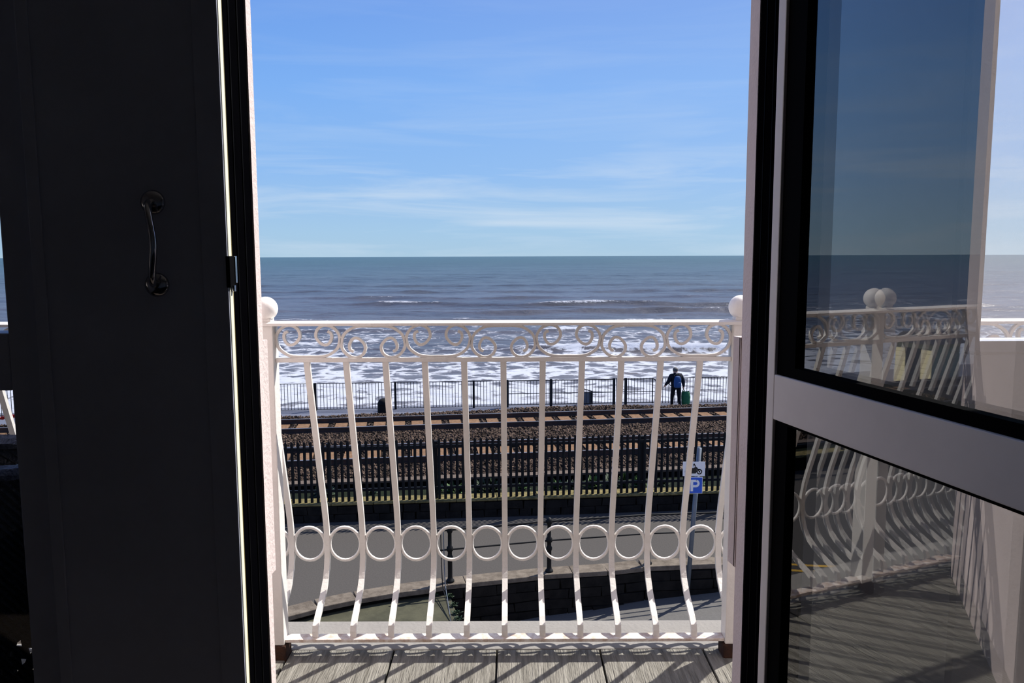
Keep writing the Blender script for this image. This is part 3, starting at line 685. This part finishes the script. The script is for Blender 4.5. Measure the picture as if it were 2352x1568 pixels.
moto += [[(.20, .26), (.34, .18), (.58, .18), (.64, .34), (.62, .46), (.48, .50), (.40, .44), (.30, .40)],
         [(.26, .46), (.42, .44), (.48, .50), (.62, .46), (.68, .50), (.64, .60), (.58, .66), (.52, .60), (.46, .56), (.28, .58)],
         [(.60, .62), (.64, .60), (.76, .32), (.73, .28)], [(.50, .62), (.52, .80), (.49, .88), (.46, .80)], [(.48, .84), (.57, .64), (.60, .66), (.52, .88)],
         [(.62, .52), (.82, .46), (.88, .36), (.84, .36), (.78, .42), (.63, .44)], [(.10, .40), (.14, .50), (.28, .46), (.28, .38)]]
flat(moto, 'sign_black', pw, 'motorcycle_symbol')
pb, A, B = plate(1577, 1614, 1095, 1133, 'sign_white', 'blue_plate'); pb['label'] = 'square blue parking plate with a white letter P'
W_, H_ = B.x - A.x, B.z - A.z
flat([[(.03, .03), (.97, .03), (.97, .97), (.03, .97)]], 'sign_blue', pb, 'blue_field')
yf -= .004
Pp = [[(.24, .14), (.40, .14), (.40, .84), (.24, .84)], [(.40, .70), (.58, .70), (.62, .84), (.40, .84)], [(.40, .38), (.60, .38), (.58, .52), (.40, .52)]]
n = 12; cu, cv, ro, ri = .58, .61, .23, .09
for i in range(n):
    a, b2 = -math.pi / 2 + math.pi * i / n, -math.pi / 2 + math.pi * (i + 1) / n
    Pp.append([(cu + ri * math.cos(a), cv + ri * math.sin(a)), (cu + ro * math.cos(a), cv + ro * math.sin(a)), (cu + ro * math.cos(b2), cv + ro * math.sin(b2)), (cu + ri * math.cos(b2), cv + ri * math.sin(b2))])
flat(Pp, 'sign_white', pb, 'letter_p')
for zc_ in ((on_y(1595, 1076, YP).z), (on_y(1595, 1114, YP).z)):
    c = b + up * ((zc_ - b.z) / up.z); box('bracket', (c.x - .05, c.x + .05, YP - .055, YP + .05, zc_ - .015, zc_ + .015), 'galv', SG)

# ================================================================== PROMENADE AND SEA
fa, fb = on_z(640, 882, ZPROM + 1.15), on_z(1670, 865.5, ZPROM + 1.15); fa.z = fb.z = ZPROM
FU = (fb - fa).normalized(); FN = Vector((-FU.y, FU.x, 0))
def fen(s, n=0, z=ZPROM): return Vector((fa.x + FU.x * s + FN.x * n, fa.y + FU.y * s + FN.y * n, z))
A0, A1, C0, C1 = fen(-60, -8), fen(70, -8), fen(-60, .75), fen(70, .75)
MB().prism([(A0.x, A0.y), (A1.x, A1.y), (C1.x, C1.y), (C0.x, C0.y)], ZSEA - 1, ZPROM).build('promenade', 'promenade', label='grey concrete sea wall promenade behind the railway', cat='promenade', kind='structure')
SF = empty('sea_fence', fen(9), 'thin dark metal bar fence along the promenade above the surf', 'fence')
def s_at(px):
    d = ray(px, 900); a = Vector((d.x, d.y)); # intersection with fence line in plan
    det = FU.x * -a.y + a.x * FU.y; return (-(fa.x) * -a.y + (a.x) * -(fa.y)) / det
def fbox(s0, s1, n0, n1, z0, z1): return MB().hexa([fen(s0, n0, z0), fen(s1, n0, z0), fen(s1, n1, z0), fen(s0, n1, z0), fen(s0, n0, z1), fen(s1, n0, z1), fen(s1, n1, z1), fen(s0, n1, z1)])
s_end = s_at(1162); s_res = s_at(1508)
barm = mesh_of(MB().tube([(0, 0, .05), (0, 0, 1.15)], .026, n=6), 'bar', 'sea_fence')
pitch = .134
def bars(sa, sb, par, me, dz=0):
    k = sa
    while k < sb: shared('bar', me, fen(k, 0, ZPROM + dz), par); k += pitch
bars(-4.2, s_end, SF, barm); bars(s_res, s_res + 5.2, SF, barm); bars(s_at(0) - .4, s_at(48), SF, barm)
SL = s_at(0) - 12
for (a, b_) in ((SL, s_end), (s_res, s_res + 26)):
    fbox(a, b_, -.012, .012, ZPROM + 1.135, ZPROM + 1.16).build('rail', 'sea_fence', SF); fbox(a, b_, -.01, .01, ZPROM + .04, ZPROM + .06).build('rail', 'sea_fence', SF)
for px in (724, 908, 1088): q = s_at(px); fbox(q - .045, q + .045, -.045, .045, ZPROM - .01, ZPROM + 1.17).build('post', 'iron_black', SF)
dpx = s_at(908) - s_at(724)
for k in range(1, 6): q = s_at(724) - dpx * k; fbox(q - .045, q + .045, -.045, .045, ZPROM - .01, ZPROM + 1.17).build('post', 'iron_black', SF)
for k in range(0, 6): q = s_res + 3.4 + dpx * k; fbox(q - .045, q + .045, -.045, .045, ZPROM - .01, ZPROM + 1.17).build('post', 'iron_black', SF)
# gates in the sea fence
def gate(sa, sb, posts_px, label, rounded=False):
    G = empty('beach_gate', fen((sa + sb) / 2), label, 'gate'); zt_ = ZPROM + 1.15
    k = sa + .06
    bm_ = mesh_of(MB().tube([(0, 0, .1), (0, 0, 1.17 if rounded else 1.15)], .022, n=6), 'bar', 'sea_fence')
    while k < sb - .12: shared('bar', bm_, fen(k, 0, ZPROM), G); k += pitch
    r = .12 if rounded else .02
    pts = [fen(sa, 0, zt_ - .02), fen(sb - r, 0, zt_ - .02), fen(sb - r * .3, 0, zt_ - .02 - r * .3), fen(sb, 0, zt_ - .02 - r), fen(sb, 0, ZPROM + .05)]
    MB().tube(pts, .045, n=8, ref=tuple(FN)).build('gate_frame', 'sea_fence', G)
    if rounded: fbox(sb - .16, sb - .125, -.02, .02, ZPROM + .05, zt_).build('stile', 'sea_fence', G)
    fbox(sa, sb, -.014, .014, ZPROM + .56, ZPROM + .59).build('mid_rail', 'sea_fence', G); fbox(sa, sb, -.014, .014, ZPROM + .08, ZPROM + .11).build('bottom_rail', 'sea_fence', G)
    for px, w in posts_px: q = s_at(px); fbox(q - w, q + w, -.06, .06, ZPROM - .01, zt_ + .03).build('post', 'sea_fence', G)
gate(s_at(1165), s_at(1412), ((1165.5, .045), (1265.5, .05), (1410, .05)), 'long double section of beach gate with a mid rail in the sea fence')
gate(s_at(1419), s_at(1506), ((1417, .03), (1437, .05)), 'narrow beach gate with a rounded corner in the sea fence', True)
# stair handrail beyond the gate
q0 = s_at(1342); q1 = s_at(1362)
HR = empty('beach_steps_rail', fen(q1, .35), 'short post with a sloping handrail of the beach steps behind the gate', 'handrail')
fbox(q1 - .05, q1 + .05, .3, .4, ZPROM - .02, ZPROM + .58).build('post', 'sea_fence', HR)
MB().tube([fen(q1, .35, ZPROM + .57), fen(q1 - .3, .35, ZPROM + .66), fen(q0 - .15, .35, ZPROM + .85)], .04, n=6).build('handrail', 'sea_fence', HR)
fbox(q0 - .2, q1 - .05, .34, .36, ZPROM - .02, ZPROM + .5).build('side_panel', 'galv', HR)
# dome-topped bin
q = s_at(886.5); p = fen(q, -.85)
DB = empty('domed_bin', p, 'squat black dome-topped bin on the promenade by the sea fence', 'bin')
MB().lathe([(.26, 0), (.285, .02), (.285, .36), (.27, .37)], p, 24).build('drum', 'bin_black', DB, smooth=False)
MB().lathe([(.29, .36), (.285, .42), (.25, .52), (.18, .59), (.09, .625), (.0, .635)], p, 24).build('dome_lid', 'bin_black', DB, smooth=True)

# sea
rows = np.concatenate([np.linspace(fen(0).y + 1.5, 60, 40), np.geomspace(60.25, 420, 330), np.geomspace(425, 9000, 90)])
cols = np.linspace(-1, 1, 420); cols = np.sign(cols) * np.abs(cols) ** 1.15 * 1.75
X = rows[:, None] * cols[None, :]; Yy = np.repeat(rows[:, None], len(cols), 1)
def vnoise(x, y, seed):
    r = np.random.default_rng(seed); tb = r.random((256, 256)); xi = np.floor(x).astype(int); yi = np.floor(y).astype(int); fx = x - xi; fy = y - yi
    fx = fx * fx * (3 - 2 * fx); fy = fy * fy * (3 - 2 * fy); g = lambda i, j: tb[i % 256, j % 256]
    return (g(xi, yi) * (1 - fx) + g(xi + 1, yi) * fx) * (1 - fy) + (g(xi, yi + 1) * (1 - fx) + g(xi + 1, yi + 1) * fx) * fy
Z = np.zeros_like(X); dist = Yy
warp = (vnoise(X * .03, Yy * .02, 1) - .5) * 14 + X * .06
fade = np.clip((dist - 50) / 25, 0, 1) * np.clip(1500 / dist, 0, 1)
def crest(y0, amp, wf, wb, x0, x1, sd_):
    d = Yy + (vnoise(X * .05, X * 0 + sd_, sd_) - .5) * 5 + X * .03 - y0
    e_ = np.where(d < 0, np.exp(-(d / wf) ** 2), np.exp(-(d / wb) ** 2)); win = 1 / (1 + np.exp(-(X - x0) / 3)) / (1 + np.exp((X - x1) / 3))
    return amp * e_ * win * (.5 + vnoise(X * .12, X * 0 + sd_ * 3, sd_ + 9))
for a in [(79, .55, .7, 2.6, 3, 45, 3), (97, .35, .9, 3, -60, 10, 4), (112, .4, 1.0, 3.5, -70, 70, 5), (133, .6, 1.1, 4, -8, 60, 6), (134, .5, 1.1, 4, -70, -34, 11), (150, .6, 1.2, 4.5, -35, 90, 7), (172, .45, 1.4, 5, -90, 90, 8), (205, .45, 1.7, 6, -110, 120, 12), (250, .4, 2, 8, -100, 160, 13)]: Z += crest(*a)
Z += fade * ((vnoise(X * .10 + 3, (Yy + warp) * .24, 21) - .5) * .42 + (vnoise(X * .33, (Yy + warp) * .6, 22) - .5) * .16 + (vnoise(X * .02, (Yy + warp) * .05, 23) - .5) * .5)
Z += (vnoise(X * .9, Yy * 1.2, 24) - .5) * .10 * np.clip(150 / dist, 0, 1)
co = np.stack([X, Yy, Z], 2).reshape(-1, 3); nr_, nc_ = X.shape
idx = np.arange(nr_ * nc_).reshape(nr_, nc_); Q = np.stack([idx[:-1, :-1], idx[:-1, 1:], idx[1:, 1:], idx[1:, :-1]], 2).reshape(-1, 4)
me = bpy.data.meshes.new('sea'); me.vertices.add(len(co)); me.vertices.foreach_set('co', co.ravel()); me.loops.add(Q.size); me.loops.foreach_set('vertex_index', Q.ravel().astype(np.int32))
me.polygons.add(len(Q)); me.polygons.foreach_set('loop_start', np.arange(0, Q.size, 4, dtype=np.int32)); me.polygons.foreach_set('use_smooth', np.ones(len(Q), bool)); me.update(calc_edges=True)
sea = bpy.data.objects.new('sea', me); COL.objects.link(sea); sea.location = (0, 0, ZSEA); props(sea, 'choppy blue-grey sea with white surf running to the horizon', 'sea', None, 'structure')
m = bpy.data.materials.new('sea_water'); m.use_nodes = True; t = m.node_tree; b_ = t.nodes['Principled BSDF']; me.materials.append(m)
g = N(t, 'ShaderNodeNewGeometry'); sp = N(t, 'ShaderNodeSeparateXYZ'); L(t, g.outputs['Position'], sp.inputs[0])
def mth(op, a, b=None, c=None, clamp=False):
    n = N(t, 'ShaderNodeMath', operation=op, use_clamp=clamp)
    for i, v in enumerate((a, b, c)):
        if v is None: continue
        if isinstance(v, (int, float)): n.inputs[i].default_value = v
        else: L(t, v, n.inputs[i])
    return n.outputs[0]
def noise(scale, stretch=(1, 1, 1), detail=4, dist=0, rough=.6):
    mp = N(t, 'ShaderNodeMapping'); mp.inputs['Scale'].default_value = stretch; L(t, g.outputs['Position'], mp.inputs[0])
    n = N(t, 'ShaderNodeTexNoise'); n.inputs['Scale'].default_value = scale; n.inputs['Detail'].default_value = detail; n.inputs['Distortion'].default_value = dist; n.inputs['Roughness'].default_value = rough
    L(t, mp.outputs[0], n.inputs['Vector']); return n.outputs[0]
def mapr(v, a, b, c, d):
    n = N(t, 'ShaderNodeMapRange'); L(t, v, n.inputs[0])
    for i, q in enumerate((a, b, c, d)): n.inputs[i + 1].default_value = q
    return n.outputs[0]
Yd = sp.outputs['Y']
# turbid water inshore, clearer teal offshore
logd = mth('LOGARITHM', Yd, 10.0)
wr = ramp(t, [(0, lin(82, 78, 80)), (.28, lin(70, 72, 80)), (.42, lin(62, 70, 74)), (.56, lin(54, 68, 70)), (.75, lin(48, 68, 66)), (1, lin(50, 72, 72))])
L(t, mapr(logd, 1.7, 3.6, 0, 1), wr.inputs[0])
patch = noise(.035, (.4, 1, 1), 12, .6, .88)
pr = ramp(t, [(.38, (0, 0, 0)), (.62, (1, 1, 1))]); L(t, patch, pr.inputs[0])
mixp = N(t, 'ShaderNodeMix', data_type='RGBA', blend_type='MULTIPLY'); mixp.inputs[0].default_value = 1
pc = N(t, 'ShaderNodeMix', data_type='RGBA'); L(t, pr.outputs[0], pc.inputs[0]); pc.inputs[6].default_value = (.62, .60, .60, 1); pc.inputs[7].default_value = (1.5, 1.5, 1.48, 1)
L(t, wr.outputs[0], mixp.inputs[6]); L(t, pc.outputs[2], mixp.inputs[7])
# foam
big = noise(.09, (.7, 1, 1), 4, .8)
fine = noise(.8, (1, 1, 1), 9, 1.0, .8)
mpv = N(t, 'ShaderNodeMapping'); mpv.inputs['Scale'].default_value = (.9, 1.0, 1); L(t, g.outputs['Position'], mpv.inputs[0])
nd = N(t, 'ShaderNodeTexNoise'); nd.inputs['Scale'].default_value = .5; nd.inputs['Detail'].default_value = 4; L(t, mpv.outputs[0], nd.inputs['Vector'])
add = N(t, 'ShaderNodeVectorMath', operation='MULTIPLY_ADD'); L(t, nd.outputs['Color'], add.inputs[0]); add.inputs[1].default_value = (3.2, 3.2, 0); L(t, mpv.outputs[0], add.inputs[2])
vo = N(t, 'ShaderNodeTexVoronoi', feature='DISTANCE_TO_EDGE'); vo.inputs['Scale'].default_value = .42; L(t, add.outputs[0], vo.inputs['Vector'])
lace = mapr(vo.outputs['Distance'], 0, .22, 1, 0)
cov = ramp(t, [(c0_, (c1_,) * 3) for c0_, c1_ in ((0, .95), (.06, .85), (.10, .60), (.17, .46), (.30, .38), (.44, .30), (.55, .16), (.7, .03), (1, 0))])
L(t, mapr(Yd, 46, 190, 0, 1), cov.inputs[0])
# height on wave crests brings foam
hgt = mapr(sp.outputs['Z'], ZSEA + .40, ZSEA + .70, 0, 1)
f1 = mth('MULTIPLY_ADD', mth('SUBTRACT', fine, .5), 1.5, cov.outputs[0])
f2 = mth('MULTIPLY_ADD', mth('SUBTRACT', big, .5), 1.1, f1)
f3 = mth('MULTIPLY_ADD', mth('SUBTRACT', lace, .42), mth('MULTIPLY', cov.outputs[0], .75), f2)
f4 = mth('MULTIPLY_ADD', hgt, mapr(Yd, 70, 260, .55, .20), f3)
foam = mapr(f4, .44, .68, 0, 1)
# small white caps offshore
wc = noise(.05, (.35, 1.0, 1), 6, .4, .7); wcap = mth('MULTIPLY', mapr(wc, .66, .74, 0, .6), mapr(sp.outputs['X'], -60, 160, .3, 1))
ft = mth('MAXIMUM', foam, mth('MULTIPLY', wcap, mapr(Yd, 120, 220, 0, 1)), clamp=True)
fm = N(t, 'ShaderNodeMix', data_type='RGBA'); L(t, ft, fm.inputs[0]); L(t, mixp.outputs[2], fm.inputs[6]); fm.inputs[7].default_value = lin(172, 176, 186)
L(t, fm.outputs[2], b_.inputs['Base Color'])
rg = mth('MULTIPLY_ADD', ft, .55, .30); L(t, rg, b_.inputs['Roughness']); b_.inputs['IOR'].default_value = 1.33; b_.inputs['Specular IOR Level'].default_value = .24
h1 = noise(.35, (.5, 1, 1), 5, .6); h2 = noise(.06, (.4, 1, 1), 5, .5)
hh = mth('ADD', mth('MULTIPLY', h1, .5), mth('MULTIPLY', h2, mapr(Yd, 100, 900, .6, 3.5)))
bp = N(t, 'ShaderNodeBump'); bp.inputs['Strength'].default_value = .85; bp.inputs['Distance'].default_value = 1.0; L(t, hh, bp.inputs['Height']); L(t, bp.outputs[0], b_.inputs['Normal'])

# ================================================================== PERSON ON THE PROMENADE
pq = s_at(1541); PP = fen(pq, -.75)
PE = empty('person', PP, 'person in dark jacket walking along the promenade with a blue backpack and green bag', 'person')
def skin_person(parent):
    J = {}
    V = []; E = []; R = []
    def v(n, p, r): J[n] = len(V); V.append(p); R.append(r if isinstance(r, tuple) else (r, r))
    def e(*ns):
        for a, b in zip(ns[:-1], ns[1:]): E.append((J[a], J[b]))
    v('pelvis', (0, 0, .92), (.19, .14)); v('waist', (0, .01, 1.08), (.20, .145)); v('chest', (-.005, .02, 1.26), (.215, .15)); v('neckb', (-.01, .03, 1.42), (.11, .085)); v('neck', (-.015, .045, 1.475), .058); v('head', (-.02, .06, 1.555), (.078, .092)); v('crown', (-.02, .06, 1.64), (.07, .082)); v('top', (-.02, .055, 1.685), .04)
    v('nose', (-.035, .155, 1.56), .014)
    v('earl', (-.10, .055, 1.565), .016); v('earr', (.06, .055, 1.565), .016)
    e('pelvis', 'waist', 'chest', 'neckb', 'neck', 'head', 'crown', 'top'); e('head', 'nose'); e('head', 'earl'); e('head', 'earr')
    for sd_, sx in (('l', -1), ('r', 1)):
        fo = .10 if sx < 0 else -.12
        v('hip' + sd_, (sx * .10, 0, .86), .105); v('knee' + sd_, (sx * .105, fo * .6 + .03, .48), .078); v('ank' + sd_, (sx * .11, fo, .09), .056); v('heel' + sd_, (sx * .11, fo - .02, .045), .045); v('toe' + sd_, (sx * .125, fo + .17, .04), .04)
        e('pelvis', 'hip' + sd_, 'knee' + sd_, 'ank' + sd_, 'heel' + sd_, 'toe' + sd_)
        if sx < 0: pts = [(-.20, .02, 1.37), (-.285, .02, 1.12), (-.36, .12, .97), (-.37, .18, .90)]
        else: pts = [(.19, .02, 1.37), (.27, -.02, 1.12), (.31, .02, .90), (.315, .03, .81)]
        v('sh' + sd_, pts[0], .098); v('el' + sd_, pts[1], .082); v('wr' + sd_, pts[2], .052); v('pa' + sd_, pts[3], (.036, .024))
        e('chest', 'sh' + sd_, 'el' + sd_, 'wr' + sd_, 'pa' + sd_)
        d = (Vector(pts[3]) - Vector(pts[2])).normalized()
        for k in range(4):
            o = Vector(((k - 1.5) * .014, (k - 1.5) * .012, 0)); ln = (.05, .058, .055, .044)[k]
            a = Vector(pts[3]) + o + d * .035; c = a + d * ln * .6 + Vector((0, .012, 0)); f = c + d * ln * .5 + Vector((-sx * .012, .014, 0))
            v('f%d%s' % (k, sd_), tuple(a), .009); v('g%d%s' % (k, sd_), tuple(c), .008); v('h%d%s' % (k, sd_), tuple(f), .007); e('pa' + sd_, 'f%d%s' % (k, sd_), 'g%d%s' % (k, sd_), 'h%d%s' % (k, sd_))
        a = Vector(pts[3]) + Vector((-sx * .03, .025, .005)); v('t' + sd_, tuple(a), .010); v('u' + sd_, tuple(a + d * .035), .008); e('pa' + sd_, 't' + sd_, 'u' + sd_)
    me = bpy.data.meshes.new('body'); me.from_pydata(V, E, []); o = bpy.data.objects.new('body_tmp', me); COL.objects.link(o)
    sk = o.modifiers.new('skin', 'SKIN'); sk.use_smooth_shade = True
    for i, r in enumerate(R): me.skin_vertices[0].data[i].radius = r
    me.skin_vertices[0].data[0].use_root = True
    ss_ = o.modifiers.new('sub', 'SUBSURF'); ss_.levels = ss_.render_levels = 1
    dg = bpy.context.evaluated_depsgraph_get(); nm = bpy.data.meshes.new_from_object(o.evaluated_get(dg)); bpy.data.objects.remove(o)
    for k in ('jacket', 'trousers', 'skin', 'sign_black'): nm.materials.append(MATS[k])
    for p in nm.polygons:
        c = p.center; p.use_smooth = True
        hand = (c.x < -.33 and c.z < .955) or (c.x > .27 and c.z < .865)
        p.material_index = 2 if (c.z > 1.475 or hand) else (0 if c.z > .90 or abs(c.x) > .2 and c.z > .8 else (3 if c.z < .085 else 1))
    b = bpy.data.objects.new('body', nm); COL.objects.link(b); b.parent = parent; return b
body = skin_person(PE)
P = wl(PE)
MB().sphere(P + Vector((-.02, .045, 1.615)), .1, 20, 12, (.95, 1.0, .98)).build('hair', 'hair', PE, smooth=True)
m = MB(); ctr = P + Vector((-.01, .03, 1.40))
m.tube([ctr + Vector((.10 * math.cos(a), .09 * math.sin(a), .03 * math.sin(a))) for a in np.linspace(0, 2 * math.pi, 17)[:-1]], .05, n=8, closed=True); m.build('collar', 'jacket', PE, smooth=True)
for sx in (-1, 1): MB().sphere(P + Vector((-.025 + sx * .032, .139, 1.585)), .011, 8, 6).build('eye', 'sign_white', PE)
PE.rotation_euler = (0, 0, math.radians(14)); PE.scale = (1.16, 1.12, 1)
# backpack
BP = empty('backpack', PP + Vector((.0035, -.2205, .88)), 'bright blue backpack worn on the back of the promenade walker', 'backpack'); q = wl(BP)
m = MB()
rings = [(0, .10, .04), (.04, .145, .075), (.20, .155, .095), (.36, .145, .085), (.47, .11, .055), (.505, .06, .025)]
vs = []; fs = []; n = 16
for z, w_, d_ in rings:
    for j in range(n):
        a = 2 * math.pi * j / n; c, s_ = math.cos(a), math.sin(a); vs.append(q + Vector((math.copysign(abs(c) ** .6, c) * w_, math.copysign(abs(s_) ** .6, s_) * d_ - .02, z)))
for i in range(len(rings) - 1):
    for j in range(n): fs.append((i * n + j, i * n + (j + 1) % n, (i + 1) * n + (j + 1) % n, (i + 1) * n + j))
fs += [tuple(range(n))[::-1], tuple((len(rings) - 1) * n + j for j in range(n))]
m.add(vs, fs).build('bag_body', 'pack_blue', BP, smooth=True)
box('front_pocket', (q.x - .10, q.x + .10, q.y - .15, q.y - .08, q.z + .05, q.z + .24), 'pack_blue', BP, bevel=.02)
for sx in (-1, 1): MB().tube(catmull([q + Vector((sx * .09, .02, .44)), q + Vector((sx * .12, .10, .525)), q + Vector((sx * .135, .22, .565)), q + Vector((sx * .135, .345, .505)), q + Vector((sx * .15, .415, .36)), q + Vector((sx * .19, .37, .20)), q + Vector((sx * .245, .22, .12)), q + Vector((sx * .20, .08, .07)), q + Vector((sx * .10, .02, .06))], 5), .035, .012, ref=(1, 0, 0)).build('strap', 'jacket', BP)
BP.rotation_euler = (0, 0, math.radians(14))
# green bag
GB = empty('carrier_bag', PP + Vector((.445, .125, .06)), 'bulging dark green carrier bag hanging from the hand of the promenade walker', 'bag'); q = wl(GB)
rings = [(0, .10, .08), (.04, .16, .13), (.18, .185, .15), (.38, .19, .14), (.52, .17, .11), (.60, .15, .07)]
vs = []; fs = []; n = 20
for z, w_, d_ in rings:
    for j in range(n):
        a = 2 * math.pi * j / n; k = 1 + .08 * math.sin(5 * a + z * 9); vs.append(q + Vector((math.cos(a) * w_ * k, math.sin(a) * d_ * k, z + (.03 * math.sin(3 * a) if z > .55 else 0))))
for i in range(len(rings) - 1):
    for j in range(n): fs.append((i * n + j, i * n + (j + 1) % n, (i + 1) * n + (j + 1) % n, (i + 1) * n + j))
fs.append(tuple(range(n))[::-1])
MB().add(vs, fs).build('sack', 'bag_green', GB, smooth=True)
for sy in (-.05, .05): MB().tube(catmull([q + Vector((-.14, sy, .56)), q + Vector((-.125, sy * .4, .65)), q + Vector((-.098, 0, .705)), q + Vector((-.06, sy * .4, .65)), q + Vector((-.03, sy, .56))], 5), .018, .01).build('handle', 'bag_green', GB)

# red litter on the ballast, seen at the far end of the view
for (px, py, sz, lb) in ((37, 962, .22, 'larger crumpled red plastic sheet lying on the ballast'), (10, 966, .16, 'smaller crumpled red plastic sheet lying on the ballast')):
    c = on_z(px, py, ZBAL); m = MB(); vs = []; n = 8
    for i in range(n):
        for j in range(n): vs.append((c.x + (i / (n - 1) - .5) * sz * 2.0, c.y + (j / (n - 1) - .5) * sz, ZBAL + .05 + random.uniform(0, .16) * math.sin(math.pi * i / (n - 1)) + .02))
    k = len(vs); vs2 = [(x, y, z - .03) for x, y, z in vs]
    fs = [(i * n + j, (i + 1) * n + j, (i + 1) * n + j + 1, i * n + j + 1) for i in range(n - 1) for j in range(n - 1)]
    m.add(vs + vs2, fs + [tuple(k + q for q in f[::-1]) for f in fs]).build('plastic_sheet', 'red_plastic', label=lb, cat='litter')

# yellow line on the street and a cream trackside hut, both mirrored in the door glass
ya, yb = edge[0] + (edge[1] - edge[0]) * .35, edge[0] + (edge[1] - edge[0]) * .93; yu = (yb - ya).normalized(); yn = Vector((-yu.y, yu.x, 0))
for k, lb in ((2.3, 'outer'), (2.6, 'inner')):
    p, q = ya + yn * k, yb + yn * k; p.z = q.z = 0
    MB().prism([(p.x, p.y), (q.x, q.y), ((q + yn * .09).x, (q + yn * .09).y), ((p + yn * .09).x, (p + yn * .09).y)], ZS - .002, ZS + .004).build('road_line', 'yellow_paint', label=lb + ' yellow line painted on the street, mirrored in the door glass', cat='road marking')
HT = empty('trackside_hut', (-33, 26.4, ZPROM), 'cream wooden hut by the promenade, mirrored in the glazed door', 'hut')
for k in range(9): box('plank', (-34.0, -32.0, 25.4, 27.4, ZPROM + .24 * k + .004, ZPROM + .24 * (k + 1) - .004), 'cream_wall', HT, bevel=.01)
MB().hexa([(-34.2, 25.2, ZPROM + 2.15), (-31.8, 25.2, ZPROM + 2.15), (-31.8, 27.6, ZPROM + 2.15), (-34.2, 27.6, ZPROM + 2.15), (-34.2, 25.9, ZPROM + 2.7), (-31.8, 25.9, ZPROM + 2.7), (-31.8, 26.9, ZPROM + 2.7), (-34.2, 26.9, ZPROM + 2.7)]).build('roof', 'roof_slate', HT)
box('door', (-32.01, -31.95, 26.0, 26.8, ZPROM, ZPROM + 1.9), 'window_dark', HT)
